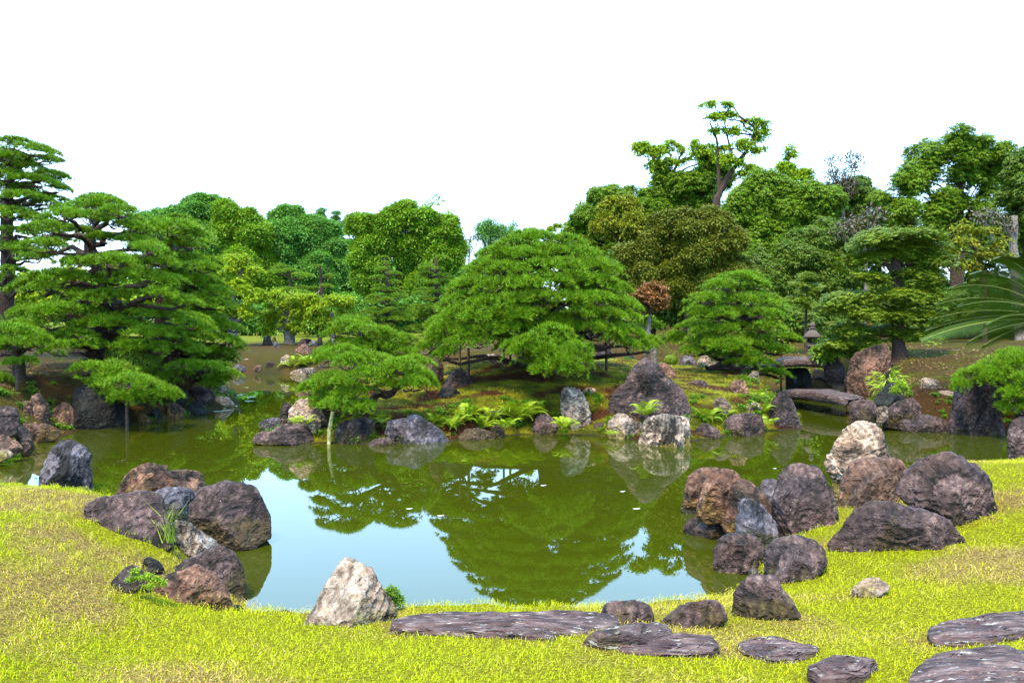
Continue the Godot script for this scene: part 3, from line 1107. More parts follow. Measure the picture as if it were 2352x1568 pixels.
func build_grass() -> void:
	var tuft := blades(56, 0.11, 0.028, 0.0030, 0.5, 71)
	var straw := blades(40, 0.12, 0.026, 0.0030, 1.1, 72)
	rng.seed = 700
	var a := []
	var ac := PackedColorArray()
	var b := []
	var bc := PackedColorArray()
	var d := 2.7
	while d < 12.2:
		var step := 0.062 + 0.0075 * d
		var half := d * 0.68 + 0.3
		var x := -half
		while x < half:
			var p := Vector2(x + rb(-0.5, 0.5) * step, -d + rb(-0.5, 0.5) * step)
			x += step
			var y := lawn_h(p.x, p.y)
			if y < 0.07 or covered(p):
				continue
			var dry := dryness(p.x, p.y)
			var t := Transform3D(Basis(Vector3.UP, rb(0, TAU)) * Basis.from_scale(Vector3.ONE * rb(0.8, 1.25)), Vector3(p.x, y, p.y))
			var k := rb(0.82, 1.06)
			if rng.randf() > smoothstep(0.1, 0.9, dry) * 0.75:
				var lush := nf.get_noise_2d(p.x * 40, p.y * 40)
				a.append(t)
				ac.append(Color(0.400 + 0.05 * lush + 0.07 * clampf(dry, 0, 1), 0.455 - 0.04 * clampf(dry, 0, 1), 0.004) * k)
			if rng.randf() < smoothstep(-0.15, 0.45, dry):
				b.append(t)
				bc.append(Color(0.47, 0.38, 0.09).lerp(Color(0.22, 0.14, 0.06), rng.randf() * 0.6) * k)
		d += step
	scatter("lawn_grass", tuft, a, ac)
	scatter("dry_grass", straw, b, bc)
	# moss and low weeds on the island and the banks
	var weed := blades(26, 0.10, 0.05, 0.008, 0.8, 73)
	var m := []
	var mc := PackedColorArray()
	for i in 16000:
		var p := Vector2(rb(-6, 8), rb(-29, -16.4))
		var y := isle_h(p.x, p.y)
		if y > 0.04:
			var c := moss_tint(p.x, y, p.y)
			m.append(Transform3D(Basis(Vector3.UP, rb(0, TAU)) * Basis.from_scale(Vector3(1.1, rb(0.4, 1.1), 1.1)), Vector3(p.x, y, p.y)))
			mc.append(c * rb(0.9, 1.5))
	for i in 9000:
		var p := Vector2(rb(-13, 14), rb(-15, -34))
		if p.x > -5.0 and p.x < 6.0 and p.y > -29.0:
			continue
		var y := bank_h(p.x, p.y)
		if y > 0.05:
			m.append(Transform3D(Basis(Vector3.UP, rb(0, TAU)) * Basis.from_scale(Vector3(1.2, rb(0.4, 1.2), 1.2)), Vector3(p.x, y, p.y)))
			mc.append(bank_tint(p.x, y, p.y) * rb(0.9, 1.5))
	scatter("ground_moss", weed, m, mc)
	rng.seed = 822
	var sp := []
	var sc := PackedColorArray()
	for i in 60000:
		if sp.size() > 1300:
			break
		var p := Vector2(rb(-12, 14), rb(-15.5, -30))
		var inner := absf(p.x) < 7.5 and p.y > -28.0
		var s := sd(isle_poly, p) if inner else sd(bank_poly, p)
		if s < 0.05 or s > 1.3 or nm.get_noise_2d(p.x * 90, p.y * 90) < 0.0:
			continue
		var y := maxf(isle_h(p.x, p.y), bank_h(p.x, p.y))
		if y > 0.02:
			var k := rb(0.05, 0.15)
			sp.append(Transform3D(Basis(Vector3.UP, rb(0, TAU)) * Basis.from_scale(Vector3(k, k * 0.8, k)), Vector3(p.x, y + k * 0.4, p.y)))
			sc.append(Color(0.75, 1.0, 0.8).lerp(Color(1, 1, 1), rng.randf()) * rb(0.6, 1.0))
	scatter("shore_undergrowth", (clumps["spray"] as Array)[1], sp, sc)
	rng.seed = 811
	var leaf := flat_mesh(PackedVector3Array([Vector3(-0.03, 0.004, 0), Vector3(0.0, 0.012, 0.016), Vector3(0.034, 0.006, 0), Vector3(-0.03, 0.004, 0), Vector3(0.034, 0.006, 0), Vector3(0.0, 0.002, -0.016)]), PackedColorArray(), M.grass)
	var lf := []
	var lc := PackedColorArray()
	for i in 5200:
		var p := Vector2(rb(-12, 15), rb(-17, -38))
		if i % 3 == 0:
			p = Vector2(rb(6.0, 15), rb(-17.5, -30))
		var y := maxf(isle_h(p.x, p.y) if absf(p.x) < 8.0 and p.y > -29.0 else -1.0, bank_h(p.x, p.y))
		if y > 0.1:
			lf.append(Transform3D(Basis(Vector3.UP, rb(0, TAU)) * Basis(Vector3.RIGHT, rb(-0.4, 0.4)) * Basis.from_scale(Vector3.ONE * rb(0.6, 1.4)), Vector3(p.x, y + 0.03, p.y)))
			lc.append(Color(0.34, 0.24, 0.10).lerp(Color(0.12, 0.05, 0.02), rng.randf()))
	scatter("fallen_leaves", leaf, lf, lc)

func build_rocks() -> void:
	for line in ROCKS.split("\n", false):
		var f := line.strip_edges().split("|")
		if f.size() == 4:
			rock(f[0], f[1], f[2], f[3])

const ROCKS := """
purple|D14.6 r1.2|blue-grey sloping rock in the shore wall beyond the lawn's far corner|-30,990 -25,938 0,932 20,930 35,945 38,962 30,985 0,992
rust|D14.9 k0.6|leaning pinkish brown slab rock wedged into the shore wall|30,962 42,961 62,980 75,1020 52,1030 35,1007 25,975
rust|r1.2 m1.2|mossy brown block at the water beside the leaning pinkish slab|57,971 107,971 125,985 135,1000 120,1008 80,1018 62,988
rust|D14.2 s1|layered low rock in the water below the blue-grey sloping rock|-20,1040 -20,1000 15,1000 37,1015 47,1030 25,1037
pale|D13.9|low flat shore rock cut by the picture's edge|-18,1052 -15,1032 15,1032 31,1042 15,1050
rust|D17.6 k0.6|tall upright brown stone in the shore wall, highest of its row|72,975 70,930 72,900 85,897 108,897 113,925 112,972
rust|D17.4 m0.8|squat mossy stone behind the tall upright brown stone|35,960 35,930 55,920 70,922 72,962
rust|s0.5 k0.6|upright grey-brown stone with a slanted top beside the huge dark boulder|120,945 130,920 155,918 168,940 180,975 178,988 130,988 118,975
dark|D18.7 k0.8 r0.8 w0|huge smooth blue-black boulder under the drooping pine limb|166,975 168,900 175,885 200,880 230,885 270,915 295,940 292,978 185,984
blue|k1.2|low flat grey rock in the water at the huge dark boulder's foot|178,984 190,973 215,968 237,969 239,979 215,986 187,988
rust|m1.6|small rounded brown rock topped with moss beside the wooden post in the water|302,972 312,952 330,948 343,957 352,972 335,976
dark|k0.9|small dark upright rock beside the mossy brown rock|346,966 347,945 355,936 366,936 369,955 368,968
rust|m0.8|broad brown shore rock below the pine's drooping tip|383,950 383,930 395,922 415,925 425,945 421,958 390,962
dark|w0.1|small black rounded boulder at the water near the bank's tip|430,948 430,930 440,921 462,919 473,938 474,951 450,956
purple|D22.4 r1.4|pitted grey rock high on the bank's tip above the black boulder|430,920 432,895 450,888 480,890 492,910 487,924 440,924
pale|w0.8 k1.1|low white-topped rock at the very tip of the pine bank|487,934 487,915 500,909 525,913 538,928 532,936
pale|D24 k0.7|pale pointed rock behind the white-topped rock|495,910 498,896 512,880 519,893 529,908 515,914
rust|D22 k0.8|large tan boulder with a pointed top beside the clipped round shrub|382,872 385,855 405,836 425,833 437,845 448,870 430,877
rust|D23.5|tan block of rock behind the clipped round shrub|366,840 368,812 380,806 405,807 412,815 408,842
dark|D20.9 w0.2|dark broad rock behind the hanging pine pad|383,915 383,880 400,878 415,890 432,905 422,917
blue|D11.7 k0.8 r1.1 l6|big blue-grey pointed boulder standing in the water beyond the lawn|91,1116 100,1078 112,1050 120,1030 142,1010 162,1001 172,1002 190,1020 200,1032 206,1050 201,1070 204,1120
rust|D11.3 k0.7 l6 w0.6|long reddish rock with two lumps in the water behind the lawn|254,1126 260,1095 271,1065 287,1061 332,1060 352,1060 365,1069 382,1071 384,1082 425,1083 457,1082 474,1087 480,1095 479,1115 460,1128 300,1134
purple|t1 k1.0 l6 w0.6|massive flat-topped boulder with white stains on the lawn's edge|186,1194 202,1148 243,1138 331,1129 353,1140 370,1151 376,1194 386,1238 348,1245 309,1245 248,1232 199,1216
blue|D8.1 r1.4 k0.8 s0.4|cracked grey rock wedged between the flat-topped and the round boulders|335,1150 340,1130 380,1122 448,1122 457,1140 428,1160 424,1195 385,1200 370,1175
purple|D8.9 k0.95 r0.7 l6 m0.8|big smooth rounded boulder standing in the pond at the lawn's edge|427,1196 429,1159 453,1129 466,1116 510,1106 554,1109 585,1124 602,1155 615,1190 616,1214 580,1223 519,1227 484,1227 449,1206
pale|D7.7 r1.5 s0.6|crumbling pale rock chain below the rounded boulder|385,1205 390,1194 405,1192 440,1201 466,1225 493,1243 503,1254 466,1264 431,1258 405,1240
purple|D7.1 k0.9 l6|slanting dark rock at the water behind the brown cracked rock|390,1330 390,1300 462,1269 501,1254 545,1264 556,1295 558,1350 532,1368 440,1350
rust|k0.8 r1.3 l6|brown cracked rock with ochre veins at the lawn's lower edge|342,1355 353,1335 388,1308 449,1300 484,1321 510,1348 530,1398 501,1405 423,1396 348,1374
dark|k0.7 r0.5|small smooth black rock peeping from the lawn behind the ivy|322,1318 324,1295 329,1280 344,1278 366,1291 377,1310 368,1320
purple|k0.8|dark broken rock overgrown with ivy in the lawn|254,1345 257,1330 270,1317 305,1289 322,1289 335,1308 335,1355 322,1363 291,1361
dark|D6.4 k1|small dark rock at the water below the brown cracked rock|528,1405 537,1388 550,1389 570,1408 540,1412
purple|D6.3 k1 r1.2|tiny grey rock at the lawn's edge by the open water|624,1418 637,1402 655,1400 684,1416 650,1422
pale|k0.75 r1.3 l6 w0.3 m0.7|pointed whitish boulder at the near edge of the open water|701,1424 708,1398 736,1352 773,1292 787,1280 815,1282 852,1299 866,1320 871,1338 899,1357 915,1380 914,1402 894,1430 852,1434 773,1428
purple|t1 k0.9|dark flat-topped block at the back of the big paving slab|1372,1412 1373,1387 1390,1382 1455,1379 1497,1385 1511,1417 1474,1434 1432,1433
slab|s1 k0.9 r1.3|thin-layered grey ledge rock leaning on the big paving slab|1321,1480 1362,1454 1432,1440 1497,1426 1529,1431 1548,1449 1585,1454 1599,1470 1571,1477 1455,1480 1409,1495 1325,1493
purple|k1 r1.2|long low purple rock between the paving slab and the rugged dark rock|1512,1432 1557,1395 1609,1379 1644,1376 1675,1386 1680,1414 1649,1428 1588,1442
rust|D9.8 k0.6|reddish rock half hidden by its rounder twin in the water|1564,1138 1583,1093 1596,1073 1644,1068 1655,1075 1640,1110 1615,1125 1601,1140
rust|D9.3 k0.8|rounded red-brown rock in the water before the brown cone|1597,1158 1609,1114 1629,1079 1662,1072 1693,1082 1704,1095 1690,1140 1662,1164 1623,1165
rust|D9.1 k0.9 r0.7 w0.2|smooth brown cone-shaped rock at the water|1656,1190 1671,1141 1688,1110 1710,1093 1728,1101 1758,1132 1780,1171 1784,1200 1693,1208
blue|D8.7 r1.3|craggy blue-grey rock in front of the brown cone|1688,1228 1695,1154 1710,1145 1745,1152 1767,1167 1780,1193 1789,1226 1763,1240 1719,1234
blue|D9.9|small grey block between the brown cone and the tallest boulder|1747,1150 1747,1119 1749,1097 1763,1092 1787,1097 1790,1152
purple|k0.85 r0.7 l6 w0.4 m0.3|tall domed purple-grey boulder with white lichen dots on the lawn|1776,1180 1778,1154 1785,1097 1802,1066 1833,1045 1868,1047 1903,1060 1914,1079 1916,1106 1927,1167 1922,1191 1894,1218 1850,1231 1806,1231 1785,1212
blue|k1.2 r1.2 w0.8|low pale rock just above the water before the brown cone|1557,1170 1588,1156 1627,1174 1625,1184 1592,1185
purple|t1 k1.1 w0.2|flat dark boulder lying alone in the water|1561,1216 1574,1193 1631,1182 1671,1184 1682,1200 1673,1221 1644,1231 1592,1236
purple|t1 k0.9 r1.1|grey angular rock at the water below the craggy blue-grey rock|1640,1272 1649,1239 1675,1226 1715,1224 1745,1235 1755,1255 1745,1287 1723,1313 1684,1318 1642,1302
purple|t1 k0.9 l6 s0.4 w0.7|striped grey rock with yellowish veins on the lawn's edge|1751,1329 1758,1268 1780,1241 1833,1229 1872,1235 1897,1259 1896,1287 1879,1314 1806,1342 1780,1333
blue|D7.7 k1|small stone in the water between the angular and the striped rock|1717,1314 1732,1303 1752,1307 1752,1322 1722,1323
purple|l6 r1.3 w0.3|rugged dark rock on the lawn beside the long low purple rock|1677,1390 1679,1366 1697,1351 1732,1327 1780,1325 1798,1346 1824,1377 1838,1398 1763,1412 1693,1423
pale|r1.4|small isolated rock in the middle of the lawn slope|1956,1380 1962,1351 1986,1333 2012,1325 2036,1335 2044,1346 2027,1358 2023,1371 1982,1380
purple|k0.75 l6 r1.1 w0.2|broad dark boulder with a long sloping shoulder on the lawn|1909,1255 1939,1217 1970,1182 2000,1151 2053,1149 2097,1160 2158,1177 2224,1204 2249,1223 2158,1260 2079,1269 2027,1273 1983,1278 1939,1269
purple|k0.8 l6 r1.3 s0.6 w0.5|large ribbed rock with a whitish crest, highest on the lawn slope|2063,1140 2064,1125 2084,1094 2110,1055 2141,1037 2171,1032 2193,1044 2237,1072 2263,1090 2270,1116 2284,1166 2261,1190 2232,1206 2176,1190 2097,1165
rust|t1.6 k1 l6 s0.5 w0.3|reddish flat-topped boulder behind the domed boulder|1922,1160 1939,1112 1957,1068 1983,1055 2044,1049 2092,1061 2090,1077 2072,1107 2068,1136 2009,1158 1965,1165 1939,1165
pale|D10.6 k0.8 l6 r1.5|craggy whitish rock with a knobbly crest standing in the water|1900,1080 1902,1055 1930,1011 1939,993 1974,965 2000,969 2027,989 2035,1024 2040,1052 1983,1092 1930,1122
purple|D11.5 k0.9 w0.9|slender spotted standing stone in the water at the picture's edge|2322,1062 2320,998 2324,967 2342,954 2368,958 2374,1056
purple|D11.2 k1|low dark rock hidden behind the whitish-crested ribbed rock|2206,1070 2225,1055 2240,1058 2256,1070 2230,1076
purple|k0.8 w0.3|tall purple rock with a shouldered top at the channel's mouth|1762,950 1772,922 1787,902 1800,893 1813,900 1822,922 1829,953 1841,974 1837,987 1800,989 1774,978
purple|k0.9 m1|low broad purple rock at the island shore before the standing pale stone|1661,994 1667,966 1686,953 1726,950 1752,955 1763,979 1758,994 1712,1001 1669,1003
pale|k0.9|small pale block in the moss above the low broad purple rock|1703,940 1704,935 1726,924 1745,924 1754,937 1748,946 1712,946
pale|k0.8 w0.7|rounded standing pale stone in the ferns|1632,935 1634,927 1645,915 1660,906 1672,911 1680,930 1679,949 1650,952
rust|k0.8 w0.6|tan angular stone on the moss below the pine's supporting post|1673,892 1675,887 1686,872 1708,872 1717,891 1723,911 1704,908
pale|k0.8|small peaked tan stone beside the pine's supporting post|1715,873 1717,865 1730,853 1743,852 1745,880 1726,882
purple|D18.4 k1 m0.8|dark purple boulder carrying the low stone bridge's far end|1949,966 1953,926 1975,918 2010,918 2014,952 2000,968
dark|D19.2 w0.6|blue-black rounded rock with creeping leaves beside the bridge|2012,933 2017,904 2041,878 2067,874 2078,896 2080,915 2045,936
purple|D18.3 k0.9 r0.6|smooth rounded purple rock resting on a long shore block|2032,962 2037,944 2063,922 2093,912 2111,920 2119,950 2080,962
purple|k1 t0.6 r0.7 w0.2|long purple shore block under the smooth rounded rock|2019,986 2023,961 2076,957 2124,950 2157,953 2177,964 2178,994 2142,995 2076,991
pale|D18.2 s1 r1.3|pale layered stone beside the smooth rounded purple rock|2007,945 2009,935 2041,933 2041,961 2025,968 2019,978
purple|D17.6 k0.8 l6 r1.5 s0.5|tall craggy rock with a three-peaked top at the water|2190,986 2194,931 2196,896 2207,874 2214,856 2222,854 2231,865 2255,854 2288,850 2294,865 2298,909 2299,953 2306,982 2269,994 2214,993
pale|D20 k0.8 s0.5|upright pale grey stone on the mossy terrace|2113,912 2118,871 2124,869 2154,871 2159,882 2160,910
pale|D19.6 k1.2|low flat cream-coloured rock on the mossy terrace|2141,914 2159,897 2178,897 2195,904 2196,917 2148,918
purple|D20.2 k1|low dark rock next to the upright pale grey stone|2078,912 2095,897 2108,898 2115,913
rust|D22.3 k0.6 l6 r1.2 s0.5 w0|huge red-brown monolith behind the bridge, taller than a man|1944,905 1946,860 1952,821 1958,803 1968,797 2018,777 2040,779 2040,825 2038,856 2027,887 2020,912 1957,912
purple|D25.6 s0.5|slanting grey slab rock between the upper slab and the monolith|1893,840 1893,817 1913,815 1928,825 1939,843 1948,865 1925,878 1900,870
dark|D26 k0.8 s1 w0.7|dark streaked block carrying the upper stone slab|1808,901 1808,845 1855,843 1864,860 1857,901
dark|D26.6 k0.8|blue-black block in the shadow under the upper slab|1864,902 1867,845 1900,845 1915,857 1922,892 1900,904
dark|D25.2 k0.9|small blue-black rock under the slanting grey slab rock|1911,907 1913,884 1930,880 1950,882 1954,907
purple|D30 k0.7 s0.8|tall square block on the far shore behind the domed pine|1369,832 1370,790 1388,788 1400,797 1410,812 1418,828
dark|D28 r0.6|black tilted stone on the far side of the mound|1430,840 1434,815 1442,811 1452,814 1464,832 1457,843
rust|D21.6 k0.7|grey shoulder rock behind the giant peaked rock|1496,850 1510,829 1527,829 1545,845 1558,868 1530,872
purple|D17.9 k0.8 l6 r1.2 w0.3 m0.3|giant peaked brown-purple rock with ribbed flanks on the island shore|1401,950 1403,925 1410,905 1430,890 1442,877 1450,852 1460,837 1472,822 1485,820 1500,832 1525,857 1560,877 1580,900 1595,925 1603,944 1601,962 1575,964 1475,962 1425,955
pale|k0.75 r1.3 l6|tall whitish standing stone with rusty foot on the island shore|1284,935 1284,905 1286,890 1297,884 1312,887 1327,891 1340,905 1347,925 1355,950 1357,980 1347,990 1325,990 1310,967 1290,952
purple|k0.9 m1|rounded purple rock between two ferns at the shore|1218,998 1225,960 1240,950 1260,951 1275,965 1282,979 1265,997
pale|k0.8 r1.1 m0.8|pale lumpy rock with a round head beside the pale cube|1394,985 1392,962 1400,947 1417,944 1435,950 1455,964 1480,970 1480,998 1455,1007 1422,1007 1398,1003
pale|D16.1 t0.7 k0.9 l6 r0.9 m0.7|big pale cube-shaped boulder standing out into the water|1467,1015 1475,992 1481,970 1492,960 1525,951 1547,954 1587,954 1591,965 1589,1018 1570,1023 1520,1024 1485,1021
purple|k0.9 m1|small dark shore rock left over between the whitish stone and the lumpy rock|1360,992 1365,972 1375,967 1392,968 1394,994
purple|k1 m1.2|low grey rock half covered in moss beside the pale cube|1596,986 1612,972 1632,976 1650,987 1667,1006 1625,1010 1600,1001
purple|k1.1 m1.6|flat mossy rock in the water before the yellowing ferns|1050,1003 1070,985 1100,983 1130,990 1140,1006 1110,1014 1060,1013
purple|D18 k1|dark flat rock behind the largest fern|1110,955 1120,943 1155,944 1157,956 1115,959
purple|D17.3 m1|small brown shore rock under the largest fern|1122,995 1130,975 1155,978 1162,997
purple|D20.2 k1.2|dark slab half buried in the moss above the standing pale stone|1576,882 1600,873 1620,873 1630,885 1638,898 1600,892
pale|D18.9 k1.2 w0.9|flat white stone sunk in the moss behind the whitish standing stone|1337,897 1350,890 1372,891 1372,898 1345,900
blue|D27 s0.8 w0.8|square grey block with a white streak behind the mound|1555,852 1562,816 1590,817 1600,830 1599,851
pale|D26.5|whitish rounded rock beside the square grey block|1595,850 1600,833 1625,832 1632,847 1615,852
blue|D27 s0.6|blue-grey block behind the slanting pine trunk|1660,860 1665,842 1685,835 1720,840 1727,862
pale|D28 k0.9|pale rock seen over the slanting pine trunk|1598,832 1612,817 1640,812 1652,826 1640,834
pale|D29 s0.7|wide whitish rock on the far shore under the domed pine|1098,836 1105,815 1150,812 1154,832
pale|k0.75 r1.3 l6 w0.5|tall whitish and ochre rock at the island's tip behind the low pine|662,970 667,927 670,902 680,892 695,912 710,910 740,942 747,965 752,992 730,1004 695,984 670,980
purple|D17.2 k0.8|dark upright rock beside the whitish and ochre rock|640,966 645,935 657,916 667,915 668,968 650,974
blue|k0.9 r0.7|small blue-purple boulder at the island's tip|593,978 600,965 622,960 642,960 648,974 640,990 615,991
purple|D16.3 k0.9 r1.2 m0.8|long low rock ending in a dark block at the island's tip|580,1012 586,992 605,987 625,990 645,975 675,977 690,976 720,980 742,997 742,1018 690,1026 672,1020 635,1018
purple|k0.6 r1.1 m1.4 w0.3|long mossy dark block along the shore under the low pine|761,990 765,965 835,962 865,967 877,987 879,1014 815,1017 770,1013
blue|k0.6 l6 w0.5 m0.4|long wedge-shaped grey rock sloping into the water|880,995 886,962 910,962 935,961 947,952 960,954 990,972 1015,992 1045,1014 1015,1019 940,1018 890,1005
purple|k1.2 m1|low flat rock in the water before the wedge-shaped rock|842,1020 860,1007 890,1004 910,1010 909,1024 877,1027 850,1026
rust|D20 k0.8 r1.2|upright brown stone at the domed pine's trailing edge|983,868 987,830 997,821 1012,825 1019,840 1018,864 1000,875
purple|D19.4 k0.8|grey pointed mound of rock in the moss|1008,893 1027,865 1047,845 1060,847 1080,862 1093,879 1087,888 1045,893
dark|D18.8 s0.5 w0.6|dark slab leaning below the grey pointed rock|1000,909 1010,890 1045,892 1060,905 1074,924 1055,918
blue|k1|rounded blue rock on the far shore of the inlet|525,855 530,846 545,837 560,842 564,855 530,857
pale|D37.2|white blocky rock in the inlet's far shore wall|552,842 554,825 570,823 581,830 579,844
rust|k0.9|small reddish rock at the inlet's far waterline|576,857 585,840 600,838 600,857
purple|D37|squat grey rock in the middle of the inlet's far shore|607,850 612,830 630,831 634,849
pale|k0.8|cream upright rock on the inlet's far shore|640,852 645,820 655,812 665,814 670,837 655,852
rust|D38 k0.7|tall brown standing rock highest on the inlet's far shore|672,832 678,805 690,788 700,789 712,803 720,830 695,836
pale|k1.4|flat pale rock lying at the water below the ferny far shore|662,857 690,846 720,845 724,857 690,864
purple|D36.6|small grey rock beside the low pine on the far shore|725,853 730,836 745,835 749,854
dark|D44 k0.8|dark squared stone on the far lawn beneath the cherry trees|600,793 606,773 620,772 630,793
blue|D43 k0.8|low grey-green stone in front of the dark squared stone|620,800 630,783 642,790 647,799
purple|D45 k0.5|long dark bench-like stone on the far lawn|679,789 682,778 715,778 718,788
blue|D43.5 k0.8|rounded grey stone next to the bench-like stone|700,793 715,782 728,783 734,795
dark|D44.5 k0.8|narrow upright dark stone at the end of the bench-like stone|725,795 730,775 738,772 744,795
pale|D47|small white stone on the far lawn behind the cherry trunk|623,779 627,773 632,773 635,779
"""

const SLABS := """
1.0|0.22|large flat paving slab at the edge of the open water|875,1436 991,1417 1107,1410 1339,1413 1409,1426 1432,1440 1362,1454 1335,1468 1260,1468 1284,1489 1223,1482 1131,1473 991,1459 922,1449
1.0|0.40|flat stone slab in front of the thin-layered ledge rock|1409,1498 1451,1475 1525,1468 1636,1473 1655,1493 1641,1507 1571,1512 1455,1507
1.0|0.50|oval stepping stone set in dry grass|1698,1496 1707,1482 1771,1472 1805,1482 1873,1496 1883,1508 1824,1530 1766,1530 1712,1511
1.0|0.62|stepping stone cut by the lower edge of the picture|1854,1552 1917,1523 1990,1522 2019,1535 2000,1550 1985,1572 1890,1580
1.4|0.66|long dark stepping stone with white flecks, farther of the two largest|2132,1457 2175,1433 2268,1416 2360,1408 2450,1418 2440,1462 2352,1477 2273,1486 2175,1489 2141,1482
1.4|0.72|large finely layered stepping stone at the lower corner of the lawn|2075,1585 2127,1530 2166,1511 2224,1501 2292,1489 2352,1500 2440,1540 2400,1600 2220,1625
"""

func build_far_trees() -> void:
	leafy("wide blue-green camphor tree rising behind the two tall pines", "D88 c0.95 n0.7 S7", "camphor_teal", "fine", "", "400,520,70,55 350,540,50,55 470,500,60,45 440,580,90,60 500,570,50,80 410,650,80,60")
	leafy("bushy camphor tree with yellowish leaf tips beside the blue-green one", "D80 c0.85 n0.7 S7", "camphor", "fine", "570,745,9 580,640,7 585,560,4", "575,530,45,45 600,560,60,60 555,600,50,70 530,515,35,55 600,650,70,50")
	leafy("round-headed blue-green tree beyond the cherry trees", "D84 c0.95 n0.7 S8", "camphor_teal", "fine", "", "690,520,78,40 730,560,60,60 660,570,60,60 700,625,90,55 760,600,40,60")
	leafy("large golden-green camphor with billowing crown behind the tiered pines", "D70 c0.8 n0.65 S7", "camphor", "fine", "920,745,14 915,640,10 920,560,6", "855,530,60,40 935,512,75,38 1005,530,48,55 900,580,90,50 985,590,70,60 845,620,55,60 960,655,80,60 1030,580,35,50")
	leafy("sparse wind-bent tree top above the golden-green camphor", "D74 c0.8 n0.45 X1", "camphor", "thin", "1010,745,8 1005,560,6 985,490,4 1003,458,2", "1003,460,18,8 985,475,16,10 1025,500,16,16 1045,535,18,16")
	for i in 3:
		var u: float = [738.0, 772.0, 803.0][i]
		leafy(["dark far-off conifer, highest of three behind the round-headed tree", "second dark far-off conifer with stepped boughs", "thin far-off conifer next to the golden-green camphor"][i], "D112 c0.9 n1.0 X1", "camphor_teal", "needle", "%f,745,6 %f,600,4 %f,%f,1" % [u, u, u, 478.0 + i * 7], "%f,%f,5,12 %f,%f,14,8 %f,%f,20,9 %f,%f,24,10 %f,%f,26,14" % [u, 486.0 + i * 7, u - 3, 497.0 + i * 6, u + 4, 514.0 + i * 4, u - 4, 535.0, u, 560.0], "conifer", "conifer")
	leafy("slender tree with upright plumes of leaves above the domed pine", "D78 c0.62 n1.3 X1", "camphor_teal", "thin", "1135,745,8 1130,600,6 1118,505,2 / 1132,600,5 1150,550,3 1162,515,1 / 1130,600,5 1105,540,3 1098,508,1 / 1134,590,4 1170,545,2 1180,508,1", "1118,535,10,34 1133,545,12,38 1152,545,10,32 1103,540,8,28 1170,540,8,24 1180,520,5,16 1135,585,40,30")
	leafy("grey-green half bare shrub in the gap beside the domed pine", "D72 c0.7 n0.5 X1", "grey_leaf", "thin", "1072,745,6 1075,640,5 1080,560,2", "1070,575,22,30 1085,555,14,16 1060,610,22,30")
	leafy("tuft of yellow leaves showing over the domed pine's top", "D60 c0.5 n0.8 X1", "cherry", "spray", "1262,745,6 1265,600,4 1270,530,2", "1265,524,10,5 1282,518,14,6 1215,530,8,4")
	# middle distance behind the inlet
	leafy("yellow-green cherry tree with a forked pale trunk by the inlet", "D44 c0.45 n0.3 S2", "cherry", "spray", "532,800,22 534,750,20 528,720,14 548,640,9 560,600,4 / 536,752,16 552,728,11 575,708,7", "548,612,50,28 590,625,40,30 525,650,35,32 560,665,60,30 600,680,50,26 575,715,50,18 520,700,30,30", "cherry_tree", "cherry tree")
	leafy("spreading cherry tree leaning over the far lawn stones", "D46 c0.45 n0.3 S2", "cherry", "spray", "665,790,26 662,755,20 650,720,14 640,680,6 / 655,722,10 690,700,7 735,668,3", "640,690,50,26 690,690,50,30 620,720,40,26 670,725,60,26 720,695,40,24 625,752,35,22 690,750,40,16", "cherry_tree", "cherry tree")
	leafy("small cherry tree with a thin brown trunk before the tiered pine", "D45 c0.43 n0.32 S2", "cherry", "spray", "764,790,15 764,750,12 760,715,6", "770,690,52,28 795,712,36,24 740,715,40,24 770,735,50,18", "cherry_tree", "cherry tree")
	leafy("dark leafy bush under the cherry trees on the far lawn", "D45 c0.5 n0.9", "wood_green", "broad", "738,790,6 736,770,4 735,750,3", "738,748,26,22 715,755,18,16", "shrub", "shrub", "shrubs")
	tier_pine("tall tiered pine before the golden-green camphor", 50, 888, 775, 603, 75, 26, 9)
	tier_pine("tiered pine with a dark trunk next to the domed pine", 54, 1000, 770, 592, 66, 30, 9)
	tier_pine("flat-topped pine showing between the two cherry trees", 58, 665, 760, 624, 60, 52, 4)
	tier_pine("slim tiered pine behind the small cherry tree", 60, 735, 760, 610, 48, 26, 6)
	tier_pine("little pale layered pine at the edge of the far lawn", 42, 1008, 785, 735, 34, 18, 5, 0.7)
	leafy("rounded teal tree closing the view behind the camphors", "D96 c1.7 n0.8", "camphor_teal", "fine", "", "480,640,90,70 600,660,90,70 720,670,90,60 830,650,90,70 950,660,90,70 1050,670,70,60")
	var hedge := "dark hedge of mixed shrubs closing the far lawn beyond "
	leafy(hedge + "the inlet", "D66 c1.0 n0.8", "camphor_teal", "fine", "", "470,720,80,50 560,735,60,36 640,735,60,38 720,735,60,40", "hedge", "hedge", "hedges behind the far lawn")
	leafy(hedge + "the tiered pines", "D68 c1.0 n0.8", "camphor_teal", "fine", "", "800,725,60,45 880,725,60,45 960,720,60,50 1040,715,60,50 1120,715,60,50 1200,715,60,50", "hedge", "hedge", "hedges behind the far lawn")
	leafy(hedge + "the paired garden pines", "D60 c1.0 n0.8", "camphor", "fine", "", "-40,690,90,60 60,700,80,60 160,700,80,60 260,700,90,60 370,690,90,70", "hedge", "hedge", "hedges behind the far lawn")
	leafy("yellow-green tree glimpsed through the paired garden pines", "D42 c0.8 n0.6", "cherry", "spray", "", "170,640,60,40 250,690,80,40 120,700,60,40 330,700,70,40 60,660,40,40")
	leafy("yellow-green tree far behind the domed pine's underside", "D48 c0.9 n0.7", "wood_lime", "spray", "", "1180,740,50,30 1260,735,60,34 1340,735,60,36 1100,750,40,26")

